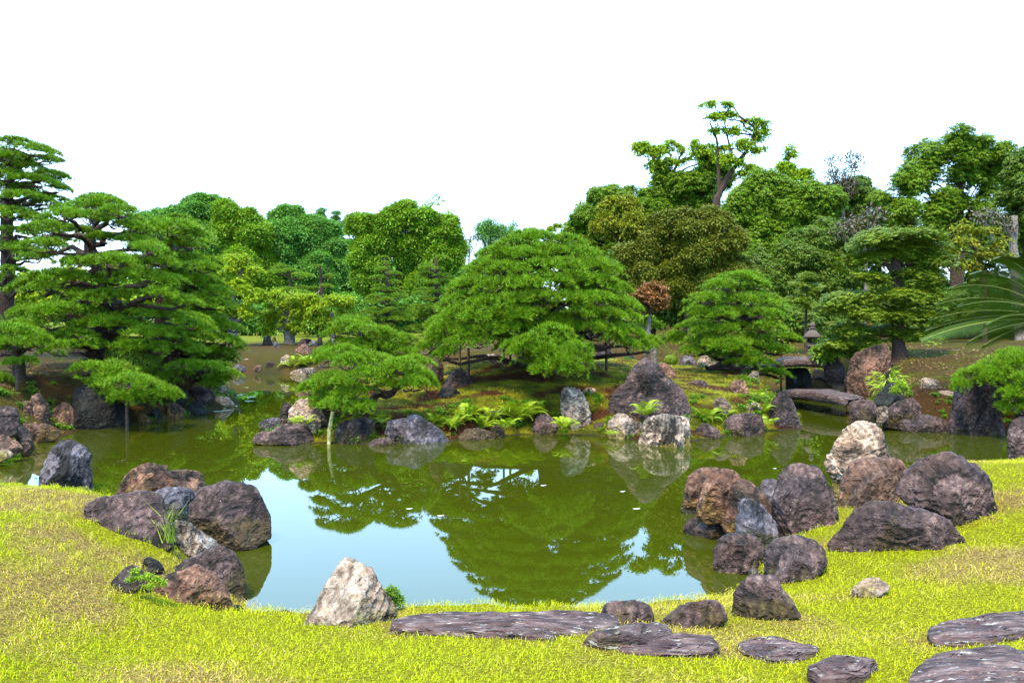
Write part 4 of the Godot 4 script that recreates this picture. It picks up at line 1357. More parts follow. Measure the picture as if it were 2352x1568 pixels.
func build_hill_trees() -> void:
	leafy("deep green tree mass closing the hill behind the airy tree", "D57 c1.3 n0.7", "wood_dark", "droop", "", "1420,580,90,80 1520,560,90,90 1620,560,90,80 1380,680,80,60 1500,690,100,60 1620,690,100,60")
	leafy("deep green tree mass closing the hill behind the mid-green tree", "D56 c1.3 n0.7", "wood_dark", "droop", "", "1730,540,90,90 1830,560,90,80 1930,580,90,80 1730,680,90,70 1850,690,100,60 1950,690,80,60")
	leafy("deep green tree mass closing the hill behind the great domed tree", "D55 c1.3 n0.7", "wood_dark", "droop", "", "2040,590,90,80 2150,580,90,90 2260,570,100,90 2370,570,90,100 2060,690,90,60 2180,690,100,60 2310,690,100,60")
	leafy("dull grey-green tree at the near end of the wooded hill", "D47 c0.6 n0.6 S6", "wood_green", "droop", "", "1362,478,55,45 1330,545,38,50 1420,455,50,32 1392,545,60,60 1430,530,60,60 1340,600,50,50")
	leafy("ochre-tinged tree in front of the grey-green one", "D44 c0.5 n0.6 S7", "yellow", "spray", "", "1425,482,50,36 1388,520,32,32 1450,520,46,34")
	leafy("broad airy tree on the ridge with a leaning brown trunk", "D51 c0.55 n0.34", "wood_lime", "spray", "1592,640,18 1586,480,17 1560,420,13 1545,395,8 / 1546,398,7 1557,372,5 1566,350,3", "1490,348,40,28 1465,340,18,22 1535,350,45,36 1595,352,50,32 1635,372,40,36 1510,385,40,24")
	leafy("full green tree under the airy tree's crown", "D52 c0.75 n0.6 S6", "wood_green", "droop", "", "1530,430,55,46 1600,430,60,60 1640,400,50,40 1560,490,70,50 1500,480,40,50")
	leafy("tall sparse tree rising highest above the wooded hill", "D48 c0.5 n0.30", "wood_lime", "spray", "1648,640,18 1646,490,17 1655,440,14 1690,380,10 1716,345,8 1738,300,3 / 1652,450,10 1650,370,7 1646,320,5 1630,280,3 / 1690,385,6 1675,330,4 1665,270,3 1688,235,2", "1650,237,46,12 1640,268,34,16 1672,262,30,14 1648,300,30,14 1690,300,26,14 1735,285,38,22 1745,310,30,20 1710,330,36,20 1735,345,34,14 1660,340,26,14 1680,370,40,20 1720,395,44,20")
	leafy("large olive-brown rounded tree behind the domed pine", "D38 c0.42 n0.5 S9", "olive", "fine", "", "1560,530,80,40 1620,525,80,42 1500,575,70,40 1590,590,100,50 1670,570,50,45 1510,640,70,46 1600,655,90,50 1450,600,40,40 1680,640,50,50")
	leafy("tall mid-green tree with hanging leaves in the centre of the hill", "D44 c0.62 n0.6 S7", "wood_green", "droop", "", "1745,440,62,46 1790,470,66,60 1710,480,50,50 1830,520,80,70 1760,550,70,70 1870,460,60,50 1720,590,60,60")
	leafy("dark-leaved tree filling the hollow behind the cloud-pruned shrub", "D40 c0.58 n0.6 S7", "wood_dark", "droop", "", "1790,620,70,60 1850,600,70,70 1900,560,60,60 1820,680,80,50 1750,660,50,60 1910,650,60,60")
	leafy("light green conical tree top poking above the hill", "D47 c0.5 n0.36", "wood_lime", "spray", "1815,640,12 1815,470,8 1812,350,3", "1812,352,24,20 1808,385,38,24 1820,412,44,26 1850,400,30,22")
	leafy("thin purple-grey half dead tree on the hill's skyline", "D45 c0.55 n0.4 X1", "grey_leaf", "thin", "1938,640,8 1938,480,6 1915,400,3 1905,345,1 / 1938,470,5 1950,420,3 1972,350,1", "1910,372,16,28 1918,410,26,26 1958,385,24,34 1938,440,40,36")
	leafy("dark green tree behind the half dead one", "D47 c0.7 n0.6 S6", "wood_dark", "droop", "", "1900,480,60,50 1985,450,60,50 1950,540,80,60 2030,520,60,60 1880,560,50,50")
	leafy("great domed tree with shining leaves at the hill's far end", "D43 c0.6 n0.36 S4", "wood_green", "droop", "2200,800,34 2200,600,28 2205,440,16 2210,360,8 / 2200,560,14 2150,470,9 2110,400,4 / 2200,540,14 2250,450,9 2275,380,4", "2200,330,80,32 2130,365,70,40 2265,355,60,40 2080,420,66,46 2180,400,90,50 2270,430,70,60 2120,480,90,50 2215,490,90,50 2040,480,50,46")
	leafy("dark tree cut by the picture's edge beside the great domed tree", "D39 c0.6 n0.6 S6", "wood_dark", "droop", "", "2350,370,26,44 2345,440,40,60 2330,520,50,60 2380,480,50,90")
	leafy("bare brownish twiggy tree tangled in the hillside", "D36 c0.7 n0.35 X1", "grey_leaf", "thin", "1985,800,10 1990,600,8 1975,530,4 / 1988,560,5 1950,525,3 1930,510,1 / 1988,550,5 2010,510,3 2020,490,1", "1970,520,40,26 2000,500,30,22 1940,530,26,18")
	leafy("yellowing maple with layered boughs before the great domed tree", "D31 c0.42 n0.32", "yellow", "spray", "2262,800,12 2262,660,9 2250,590,5", "2205,525,36,14 2260,530,40,14 2215,555,40,14 2180,575,34,12 2270,585,50,16 2225,605,40,12 2300,560,30,14")
	leafy("dead grey trunk with broken boughs at the picture's edge", "D33 c0.5 n0.2 X1", "grey_leaf", "thin", "2345,800,26 2335,640,22 2328,560,18 2332,495,13 / 2330,600,10 2290,570,7 2270,520,4 2240,490,2 / 2330,560,9 2300,500,5 2268,478,2", "2262,500,18,12 2300,520,16,10")
	leafy("small maple with red leaf tips and a pale bent trunk", "D29 c0.34 n0.13 S3", "red", "spray", "1512,838,18 1500,800,13 1490,770,10 1494,720,7 1492,690,4", "1480,676,34,14 1512,688,30,14 1466,698,26,12 1500,662,18,14", "maple_tree", "maple tree")
	leafy("yellow-green maple boughs below the red-tipped maple", "D30 c0.3 n0.3", "wood_lime", "spray", "1487,838,8 1485,790,6 1480,750,4", "1475,735,26,18 1505,745,22,14 1420,760,26,14 1470,765,24,12", "maple_tree", "maple tree")
	leafy("broad layered evergreen with a stout split trunk above the monolith", "D25 c0.52 n0.62", "podo", "flat", "2066,822,40 2064,780,30 2062,700,26 2060,620,24 2052,560,12 2048,530,6 / 2062,640,14 2030,600,9 1995,580,5 / 2062,660,12 2100,600,7 2130,575,4", "2050,545,105,18 2000,562,70,16 2110,568,80,18 2050,590,120,18 1960,600,50,14 2150,600,60,16 2105,632,80,24 1990,640,50,20 2060,680,110,22 1960,690,70,20 2120,690,70,24 1905,712,48,16 2000,722,90,24 2090,730,80,24 1960,760,56,24 2040,765,70,22 2110,772,50,20 1925,790,40,20 2000,790,40,14 2130,650,50,20", "evergreen_tree", "evergreen tree")
	leafy("small cloud-pruned shrub with tiers of pale leaf tips", "D31 c0.4 n0.7", "podo", "flat", "1850,800,8 1852,720,6 1855,650,3", "1855,634,26,9 1838,655,30,10 1872,664,28,9 1834,690,32,10 1858,704,30,9", "shrub", "shrub", "shrubs")
	leafy("dark thicket in the shade behind the stone lantern", "D36 c0.7 n0.8", "wood_dark", "droop", "", "1780,740,70,50 1850,745,60,50 1710,710,50,60 1920,760,60,40 1640,740,60,40", "shrub", "shrub", "shrubs")
	leafy("dark thicket behind the spreading cycad", "D35 c0.7 n0.8", "wood_dark", "droop", "", "2140,730,60,50 2220,720,70,60 2310,700,70,70 2400,700,70,80 2060,740,60,40", "shrub", "shrub", "shrubs")
	leafy("dark thicket under the olive-brown tree", "D40 c0.7 n0.8", "wood_dark", "broad", "", "1470,690,50,50 1550,720,60,40 1640,720,60,40 1400,690,40,50 1420,620,30,40", "shrub", "shrub", "shrubs")
	leafy("leafy shrub leaning over the upper stone slab", "D25.5 c0.36 n0.75", "wood_green", "broad", "1925,815,6 1925,790,4", "1915,800,26,18 1950,805,22,16 1890,815,14,10 1985,800,18,14", "shrub", "shrub", "shrubs")
	leafy("small pale-leaved shrub beside the stone lantern", "D27 c0.3 n0.8", "wood_lime", "spray", "1795,815,4 1795,800,3", "1795,795,22,14 1775,805,14,10", "shrub", "shrub", "shrubs")
	leafy("low bright shrub on the slope behind the black tilted stone", "D31 c0.3 n0.7", "wood_lime", "flat", "1445,815,4 1440,790,3", "1425,775,20,10 1450,785,18,10", "shrub", "shrub", "shrubs")

func clipped(label: String, u: float, v: float, ru: float, rv: float, d: float) -> void:
	rng.seed = hash(label)
	var c := P(u, v, d)
	var s := d / FOCAL
	var base := Vector3(c.x, c.y - rv * s, c.z)
	var o := thing("clipped_shrub", label, "shrub", base, "clipped round shrubs")
	var core := SphereMesh.new()
	core.radius = ru * s * 0.93
	core.height = rv * s * 1.86
	core.radial_segments = 24
	core.rings = 14
	var cm := std(lin(0.02, 0.04, 0.006), 0.9)
	core.material = cm
	part("stems", core, o).position = Vector3(0, rv * s, 0)
	var vv := PackedVector3Array()
	var cc := PackedColorArray()
	for i in int(9000.0 * clampf(ru / 60.0, 0.2, 1.2)):
		var q := rdir()
		if q.y < -0.7:
			continue
		var p := Vector3(q.x * ru, signf(q.y) * pow(absf(q.y), 0.85) * rv, q.z * ru) * s * rb(0.93, 1.02) + Vector3(0, rv * s, 0)
		var nrm := (q + rdir() * 0.6).normalized()
		var a := nrm.cross(rdir()).normalized() * rb(0.016, 0.028)
		var b := a.cross(nrm).normalized() * rb(0.008, 0.013)
		vv.append_array([p - a, p + b, p + a, p - a, p + a, p - b])
		var k := rb(0.55, 1.0)
		for x in 6:
			cc.append(Color(k, k, k * 0.8))
	part("foliage", flat_mesh(vv, cc, M.box), o)

func build_pines() -> void:
	pine("tall thin-crowned pine at the picture's edge, highest of the bank pines", "D26 F0.8 B0.8 R1.3", "12,830,36 14,700,32 18,600,28 14,500,24 24,410,16 20,345,8", "30,328,50 75,342,50 20,362,55 100,366,36 60,384,48 120,398,34 10,400,50 80,414,48 132,433,30 24,430,44 62,452,50 108,468,38 30,490,50 92,500,40 -30,360,50 -40,420,50 -35,480,50 20,532,44 85,530,40 30,572,50 75,592,38 15,622,44 -30,560,50 -20,640,50 70,650,40")
	pine("great garden pine with a forked dark trunk and stacked cushions, fullest of the bank pines", "D21 F0.9 B0.75 R1.8", "228,815,52 226,770,48 246,715,40 240,655,34 214,590,28 206,560,22 222,500,8", "190,472,46 235,468,52 280,486,42 148,492,46 205,498,46 262,508,50 120,522,46 172,530,40 300,520,44 105,562,50 82,590,42 318,556,50 350,572,42 240,545,40 205,606,50 262,600,50 160,604,36 312,602,52 364,598,38 150,640,60 210,644,56 270,640,46 330,636,56 388,642,40 102,662,50 170,684,56 240,682,50 310,676,56 372,672,40 132,712,56 200,716,40 418,690,42 100,742,56 60,720,40 262,742,70 330,722,44 390,720,44 164,772,50 210,790,40 340,764,56 300,792,46 402,768,50 440,744,46 250,852,56 204,846,36 150,800,46 120,780,46 372,800,46 440,802,40")
	pine("second garden pine whose cushions cascade towards the inlet", "D24 F0.9 B0.8 R1.6", "372,835,40 372,760,34 372,665,28 385,600,20 392,575,14 396,530,6", "395,522,58 360,540,42 430,538,46 408,560,50 440,566,34 380,590,40 425,596,50 462,612,40 395,630,46 440,640,52 480,652,40 500,668,28 420,672,50 465,692,52 508,702,34 405,706,46 445,728,50 495,740,44 522,750,26 420,752,46 470,772,50 515,780,40 540,798,18 455,806,46 500,806,40 478,826,36")
	pine("low pine branch tier stretched out over the water on a wooden post", "D18.6 F0.9 B0.5 R0.8", "330,835,18,20.5 310,862,14,19.6 300,876,12,19 292,896,8,18.5", "250,882,40 300,876,50 345,890,44 385,904,30 290,908,44 332,918,40 262,902,30 370,912,30")
	pine("drooping pine bough tier over the shore rocks at the bank's tip", "D21.5 F0.8 B0.4 R0.8", "420,828,16,23 440,850,12,22.4 470,872,7,21.6", "425,838,44 465,842,44 500,856,34 512,872,20 486,882,26 410,858,36 340,868,50 300,862,40 380,870,34")
	pine("small low pine with a stubby trunk in the corner of the bank", "D19 F0.9 B0.6 R1.0", "42,840,30 40,800,24 36,780,12", "20,756,48 62,764,46 30,786,42 90,784,30 -10,780,40 70,792,30 2,804,30 -40,760,50")
	pine("tiny single-cushion pine branch on a short wooden post", "D18.4 F0.8 B0.3 R0.4 X1", "40,860,7 40,846,5 40,838,4", "30,836,24 62,832,24 2,872,22")
	pine("great domed island pine, widest tree in the garden", "D21 F1.0 B0.85 R2.6 L0.4", "1262,832,50 1258,790,46 1262,745,44 1250,705,36 1215,650,26 1225,600,14", "1185,560,52 1240,548,54 1295,556,52 1140,582,46 1205,585,52 1270,582,56 1335,580,46 1115,614,46 1168,618,50 1232,616,54 1300,612,54 1362,606,46 1395,622,36 1090,650,46 1140,656,48 1196,652,52 1262,650,56 1330,645,54 1388,648,46 1420,664,36 1070,684,44 1118,692,48 1176,690,54 1240,686,50 1310,684,52 1372,684,46 1424,696,32 1048,716,42 1096,724,46 1150,722,50 1340,716,46 1396,722,44 1440,728,28 1026,748,40 1072,758,46 1126,756,48 1180,745,44 1004,778,38 1050,788,44 1100,784,40 980,800,34 1020,814,38 1372,752,40 1424,760,38 1456,770,30 1445,795,34 1490,798,26 1410,780,30 1200,720,50", "1235,790,290,260,2.5")
	pine("front skirt of the domed pine hanging low over the moss", "D18.9 F1.15 B0.5 R0.9", "1268,836,20,20 1268,800,18,19.5 1265,780,10,19", "1265,768,54 1225,790,46 1308,788,46 1200,806,40 1260,805,56 1326,806,36 1232,826,42 1290,826,50 1335,832,28 1262,846,40 1304,850,38 1186,796,36")
	pine("layered pine with a slanting trunk by the stone slabs", "D24 F0.9 B0.8 R1.3", "1634,856,40 1664,838,34 1690,800,28 1712,740,22 1700,690,14 1692,650,6", "1690,640,46 1652,652,38 1735,652,38 1698,664,44 1620,684,42 1668,690,50 1722,688,48 1760,696,34 1604,716,40 1652,722,50 1708,720,52 1762,722,40 1590,748,38 1640,756,50 1700,752,46 1760,750,44 1800,774,40 1620,782,50 1672,788,52 1730,782,50 1560,780,32 1596,804,40 1650,812,44 1706,814,46 1766,800,40 1700,836,36 1784,856,34 1740,830,30")
	pine("low spreading pine on the island's tip, its boughs held by a pale pole", "D17.5 F1.0 B0.6 R1.1", "838,918,20 862,908,17 890,908,16 906,890,13 870,870,9,17.9 830,850,6,18", "790,812,46 752,828,30 820,824,36 800,834,36 880,838,50 925,842,46 958,862,36 985,886,22 845,862,46 905,868,52 950,882,36 762,876,48 810,872,46 718,892,36 762,898,48 808,898,44 735,926,40 700,936,24 780,930,46 832,938,40 720,944,24 890,890,30")
	pine("pair of cushion-topped pines behind the low spreading pine", "D25 F1.0 B0.7 R1.1", "842,850,18 838,810,15 836,780,10 850,750,5", "800,750,42 770,764,30 828,758,34 872,768,46 918,778,40 850,784,40 780,788,34 815,798,40 884,800,44 930,806,34 850,820,36 910,826,36 768,804,26 944,826,22")
	pine("low bright pine spreading over the terrace at the picture's edge", "D18 F1.0 B0.6 R1.2", "2352,935,24 2350,905,20 2345,860,12", "2330,824,46 2290,842,46 2375,830,50 2252,858,42 2310,866,50 2222,870,28 2270,880,36 2350,876,46 2330,905,46 2380,900,50 2210,890,22 2340,930,40")

func build_cycad() -> void:
	rng.seed = 4242
	var base := P(2440, 780, 20)
	base.y = H(base.x, base.z)
	var o := thing("cycad", "large cycad with long arching feathery fronds reaching into the picture", "cycad", base)
	var heart := P(2440, 735, 20) - base
	part("trunk", tube(PackedVector3Array([Vector3.ZERO, heart * 0.5, heart]), PackedFloat32Array([0.32, 0.3, 0.24]), 12, M.bark, 0.5), o)
	var tips := [[2118, 782, 2250, 722, 19.3], [2135, 735, 2270, 690, 19.6], [2128, 760, 2260, 706, 20.1], [2150, 700, 2290, 655, 19.8], [2185, 662, 2310, 630, 20.2], [2200, 705, 2310, 668, 19.1], [2232, 630, 2330, 610, 20.4], [2285, 595, 2360, 585, 20.2], [2335, 592, 2390, 590, 20.0], [2225, 785, 2310, 735, 18.9], [2265, 745, 2330, 705, 18.8],
		[2262, 792, 2330, 745, 19.4], [2550, 600, 2490, 590, 20.0], [2640, 700, 2540, 640, 20.2], [2600, 780, 2520, 700, 19.2], [2420, 560, 2430, 600, 21.0], [2340, 640, 2390, 640, 21.0], [2380, 800, 2400, 730, 18.6], [2175, 760, 2290, 700, 20.8]]
	for t in tips:
		var tip := P(t[0], t[1], t[4]) - base
		var knee := P(t[2], t[3], 20.0 + (t[4] - 20.0) * 0.5) - base
		var line := PackedVector3Array()
		for i in 40:
			var k := i / 39.0
			line.append(heart.lerp(knee, k).lerp(knee.lerp(tip, k), k))
		var v := PackedVector3Array()
		var c := PackedColorArray()
		var along := (tip - heart).normalized()
		var across := along.cross(Vector3.UP).normalized().rotated(along, rb(0.5, 1.1) * (1.0 if rng.randf() < 0.7 else -1.0))
		for i in range(3, 40):
			for h in 3:
				var k := (i + h * 0.333) / 39.7
				var p := line[i].lerp(line[mini(i + 1, 39)], h * 0.333)
				var dir := (line[mini(i + 1, 39)] - line[i - 1]).normalized()
				var ln := 0.42 * pow(sin(PI * clampf(0.12 + 0.86 * k, 0, 1)), 0.55)
				for s in [-1.0, 1.0]:
					var out: Vector3 = (across * s + dir * 0.85 + along.cross(across) * 0.25).normalized()
					var e: Vector3 = p + out * ln + Vector3(0, -0.04, 0)
					var w := dir * 0.008
					var m: Vector3 = p + out * ln * 0.5 + Vector3(0, 0.012, 0)
					v.append_array([p - w, p + w, m + w, p - w, m + w, m - w, m - w, m + w, e])
					var tone := rb(0.7, 1.0)
					for x in 9:
						c.append(Color(tone, tone, tone * 0.8))
		var f := flat_mesh(v, c, M.cycad)
		var tv := PackedVector3Array()
		var ti := PackedInt32Array()
		var rad := PackedFloat32Array()
		for i in 40:
			rad.append(lerpf(0.022, 0.006, i / 39.0))
		tube_into(tv, ti, line, rad, 5)
		var rc := PackedColorArray()
		for x in tv:
			rc.append(Color(1, 0.95, 0.8))
		smooth_mesh(tv, ti, M.stalk, rc, f)
		part("frond", f, o)

func lathe(prof: Array, sides: int, mat: Material, twist := 0.0) -> ArrayMesh:    # [radius, height, ...]
	var v := PackedVector3Array()
	var idx := PackedInt32Array()
	var n := prof.size() / 2
	for i in n:
		for k in sides:
			var a := TAU * (k + 0.5) / sides + twist
			var r: float = prof[i * 2] * (1.0 + 0.03 * nf.get_noise_2d(k * 30, i * 40))
			v.append(Vector3(cos(a) * r, prof[i * 2 + 1], sin(a) * r))
	for i in n - 1:
		for k in sides:
			var a := i * sides + k
			var b := i * sides + (k + 1) % sides
			idx.append_array([a, a + sides, b, b, a + sides, b + sides])
	var test := (v[idx[2]] - v[idx[0]]).cross(v[idx[1]] - v[idx[0]])
	if test.dot(Vector3(v[0].x, 0, v[0].z)) < 0.0:
		for i in range(0, idx.size(), 3):
			var s := idx[i + 1]
			idx[i + 1] = idx[i + 2]
			idx[i + 2] = s
	return smooth_mesh(v, idx, mat)

func build_lantern() -> void:
	var at := P(1866, 832, 28)
	at.y = minf(at.y, H(at.x, at.z))
	var s := 28.0 / FOCAL
	var o := thing("stone_lantern", "weathered stone lantern with a domed cap and round finial by the upper slab", "stone lantern", at)
	var h := 832.0 - 744.0
	part("pedestal", lathe([0.01, -0.15, 13 * s, -0.15, 13 * s, 5 * s, 10 * s, 8 * s, 0.01, 8 * s], 12, M.granite), o)
	part("shaft", lathe([7.5 * s, 7 * s, 7 * s, 14 * s, 8 * s, 15 * s, 8 * s, 17 * s, 7 * s, 18 * s, 6.6 * s, 30 * s, 0.01, 31 * s], 16, M.granite), o)
	part("platform", lathe([6 * s, 29 * s, 13 * s, 36 * s, 13.5 * s, 41 * s, 9 * s, 42 * s, 0.01, 42 * s], 6, M.granite), o)
	var fire := CSGCombiner3D.new()
	fire.name = "fire_box"
	o.add_child(fire, true)
	fire.position = Vector3(0, 50 * s, 0)
	var body := CSGCylinder3D.new()
	body.name = "walls"
	body.radius = 8.5 * s
	body.height = 17 * s
	body.sides = 6
	body.material = M.granite
	fire.add_child(body)
	for k in 3:
		var hole := CSGBox3D.new()
		hole.name = "opening_%03d" % k
		hole.size = Vector3(6.5 * s, 9 * s, 30 * s)
		hole.operation = CSGShape3D.OPERATION_SUBTRACTION
		hole.rotation.y = PI / 6 + k * PI / 3
		hole.material = M.granite
		fire.add_child(hole)
	part("cap", lathe([0.01, 57 * s, 17 * s, 57 * s, 18.5 * s, 59 * s, 18 * s, 62 * s, 14 * s, 68 * s, 9 * s, 73 * s, 5 * s, 76 * s, 0.01, 77 * s], 12, M.granite), o)
	part("finial", lathe([4 * s, 76 * s, 7 * s, 78 * s, 7 * s, 80 * s, 4.5 * s, 81.5 * s, 6.5 * s, 84 * s, 6.6 * s, 87 * s, 4 * s, 91 * s, 1.5 * s, 94 * s, 0.01, 95 * s], 14, M.granite), o)

# a long natural slab laid as a bridge between two pixels-and-depth points
func bridge(label: String, a: Vector3, b: Vector3, width: float, thick: float) -> void:
	var mid := (a + b) * 0.5
	var o := thing("stone_bridge", label, "stone bridge", mid)
	var along := b - a
	var across := along.cross(Vector3.UP).normalized()
	var v := PackedVector3Array()
	var idx := PackedInt32Array()
	var cols := PackedColorArray()
	var n := 48
	var sides := 20
	var seedf := float(hash(label) % 500)
	for i in n + 1:
		var t := float(i) / n
		var fade := pow(1.0 - pow(absf(2.0 * t - 1.0), 8.0), 0.5)
		for k in sides:
			var ang := TAU * k / sides
			var cx := signf(cos(ang)) * pow(absf(cos(ang)), 0.5)
			var sy := signf(sin(ang)) * pow(absf(sin(ang)), 0.5)
			var c := a.lerp(b, t) - mid + Vector3(0, 0.07 * sin(t * PI), 0)
			var wob := 0.85 + 0.3 * nz.get_noise_2d(t * 200 + seedf, 5)
			var p := c + across * cx * width * 0.5 * wob * (0.35 + 0.65 * fade) + Vector3.UP * sy * thick * 0.5 * (0.4 + 0.6 * fade)
			p += (across * cx + Vector3.UP * sy) * 0.07 * nr.get_noise_3d(t * 60 + seedf, sy * 130, cx * 40)
			v.append(p)
			var kk := 0.62 + 0.25 * nf.get_noise_3d(t * 200, sy * 200 + seedf, cx * 90)
			cols.append(Color(kk, kk * 0.97, kk))
	for i in n:
		for k in sides:
			var p := i * sides + k
			var q := i * sides + (k + 1) % sides
			idx.append_array([p, p + sides, q, q, p + sides, q + sides])
	for e in [0, n]:
		v.append(v[e * sides] * 0.5 + v[e * sides + sides / 2] * 0.5)
		cols.append(Color(0.6, 0.58, 0.6))
		for k in sides:
			idx.append_array([e * sides + k, e * sides + (k + 1) % sides, v.size() - 1])
	var outward := v[0] - (v[0] + v[sides / 2]) * 0.5
	if (v[idx[2]] - v[idx[0]]).cross(v[idx[1]] - v[idx[0]]).dot(outward) < 0.0:
		for i in range(0, idx.size(), 3):
			var s := idx[i + 1]
			idx[i + 1] = idx[i + 2]
			idx[i + 2] = s
	part("slab", smooth_mesh(v, idx, M.slab, cols), o)

func build_small() -> void:
	var fn := "ferns along the island shore"
	fern(1062, 972, 0.52, 11, "tall yellowing fern beside the wedge-shaped rock")
	fern(1015, 978, 0.42, 10, "pale fern partly hidden by the wedge-shaped rock")
	fern(1105, 985, 0.42, 10, "pale fern above the flat mossy rock")
	fern(1188, 968, 0.70, 16, "largest and brightest fern, drooping over the water")
	fern(1225, 955, 0.42, 9, "fern behind the largest fern")
	fern(1040, 985, 0.40, 10, "yellow-tipped fern leaning on the wedge-shaped rock's far end")
	fern(1085, 958, 0.44, 11, "yellow-tipped fern high on the moss above the flat mossy rock")
	fern(1130, 968, 0.42, 11, "fern between the dark flat rock and the largest fern")
	fern(1160, 985, 0.36, 9, "fern dipping into the water under the largest fern", 17.1)
	fern(1300, 985, 0.36, 9, "fern at the foot of the whitish standing stone", 17.2)
	fern(1362, 950, 0.28, 7, "small fern between the standing stone and the giant rock")
	fern(1485, 955, 0.40, 10, "fern between the giant rock and the pale cube", 17.2)
	fern(1625, 965, 0.42, 11, "fern above the low moss-covered grey rock")
	fern(1655, 958, 0.36, 10, "fern under the rounded standing pale stone")
	fern(1752, 950, 0.36, 9, "fern beside the tall shouldered purple rock")
	fern(1768, 975, 0.30, 8, "fern hanging at the foot of the tall shouldered purple rock", 18.1)
	fern(1740, 915, 0.28, 8, "small fern in the moss behind the low broad purple rock")
	fern(680, 975, 0.26, 7, "little fern at the foot of the whitish and ochre rock", 16.6)
	fern(705, 975, 0.24, 7, "little fern growing over the long low tip rock", 16.7)
	fern(878, 972, 0.26, 7, "little fern between the dark block and the wedge-shaped rock", 16.8)
	fern(680, 846, 0.75, 13, "broad green fern on the inlet's far shore")
	fern(708, 842, 0.75, 13, "second broad green fern on the inlet's far shore, nearer the low pine")
	fern(2320, 965, 0.36, 9, "dark green fern under the bright terrace pine")
	fern(1405, 1001, 0.18, 6, "tiny fern on the pale lumpy rock", 16.8)
	clipped("large clipped round shrub beneath the bank pines", 306, 822, 62, 44, 20.6)
	clipped("little clipped round bush on the slope behind the giant rock", 1541, 827, 15, 12, 27)
	post("short wooden post under the tiny single-cushion branch", 39, 840, 892, 0.040, 18.3)
	post("wooden post standing in the water under the pine limb", 291, 918, 986, 0.036, 18.3)
	post("pale bamboo pole slanting up to the low spreading pine", 752, 945, 1008, 0.038, 16.3, "bamboo", 12)
	post("first of two thin props under the domed pine's trailing boughs", 1056, 782, 842, 0.030, 20.4)
	post("second of two thin props under the domed pine's trailing boughs", 1076, 780, 836, 0.032, 20.2)
	post("thin prop in the shade behind the front skirt of the domed pine", 1157, 800, 828, 0.03, 21.5)
	post("thin prop nearest the front skirt of the domed pine", 1172, 800, 828, 0.03, 21.2)
	post("tall prop under the domed pine's long outer bough", 1393, 758, 832, 0.034, 20.6)
	post("wooden prop under the slanting-trunk pine", 1706, 840, 872, 0.06, 22.8)
	bridge("low stone slab bridge over the narrow channel", P(1808, 905, 24.2), P(1962, 922, 20.8), 1.1, 0.22)
	bridge("upper dark stone slab resting on the shadowed blocks", P(1786, 834, 26.2), P(1896, 836, 26.0), 1.3, 0.22)
	bridge("pale flat stone slab leading to the upper slab", P(1702, 847, 26.4), P(1790, 839, 26.4), 0.9, 0.14)
	# leafy tufts
	leafy("ivy trailing over the dark broken rock in the lawn", "D6.1 c0.04 n0.35 X1", "wood_lime", "spray", "345,1358,2 345,1340,1", "330,1322,26,6,-0.1 358,1330,20,6,-0.1 312,1310,12,4,-0.1 350,1343,22,5,-0.14 372,1338,8,5,-0.1 300,1330,10,4,-0.1", "ivy", "ivy", "small plants among the rocks")
	leafy("small leafy weed climbing the pointed whitish boulder", "D6.35 c0.06 n0.7 X1", "wood_green", "broad", "905,1428,2 912,1400,1", "912,1418,18,10,-0.1 900,1424,12,8,-0.12 895,1362,14,4,-0.1 912,1380,6,10,-0.08", "weed", "weed", "small plants among the rocks")
	leafy("row of tiny seedlings on the paving slab's water edge", "D6.75 c0.035 n0.5 X1", "wood_green", "broad", "1060,1413,1 1060,1408,1", "985,1412,16,3,0 1015,1408,10,4,0 1045,1407,8,5,0 1098,1406,7,4,0 1140,1408,10,3,0", "weed", "weed", "small plants among the rocks")
	leafy("weed beside the dark flat-topped block", "D6.6 c0.045 n0.6 X1", "wood_green", "thin", "1358,1413,1 1358,1404,1", "1362,1402,14,7,0 1378,1406,9,7,0 1348,1408,8,4,0", "weed", "weed", "small plants among the rocks")
	leafy("creeping leaves over the blue-black rounded rock", "D18.9 c0.12 n0.6 X1", "wood_lime", "spray", "2060,905,2 2062,890,1", "2068,880,14,6,-0.1 2055,895,12,10,-0.25 2078,892,5,12,0", "ivy", "ivy", "small plants among the rocks")
	rng.seed = 98
	var floats := [[530, 912], [548, 910], [556, 908], [576, 914], [536, 934], [520, 944], [500, 948], [572, 922], [510, 938], [1430, 1130], [1248, 1118], [1462, 1172], [1012, 1188], [940, 1170], [1780, 1078]]
	for f in floats:
		var q := hit(f[0], f[1])
		var leaf := thing("floating_leaf", "small pale leaf floating on the pond", "leaf", Vector3(q.x, 0.004, q.z), "leaves floating on the pond")
		var w := rb(0.03, 0.06) * (1.6 if q.z < -20.0 else 0.6)
		var pv := PackedVector3Array()
		for i in 8:
			var p0 := Vector3(cos(TAU * i / 8) * w * 1.6, 0.004 + 0.004 * sin(i * 2.0), sin(TAU * i / 8) * w)
			var p1 := Vector3(cos(TAU * (i + 1) / 8) * w * 1.6, 0.004 + 0.004 * sin((i + 1) % 8 * 2.0), sin(TAU * (i + 1) / 8) * w)
			pv.append_array([Vector3(0, 0.002, 0), p0, p1])
		part("blade", flat_mesh(pv, PackedColorArray(), M.pale_leaf), leaf)
	rng.seed = 99
	var bam := thing("bamboo_grass", "clump of bright lance-leaved bamboo grass before the monolith", "grass clump", P(2038, 896, 20.8))
	var bv := PackedVector3Array()
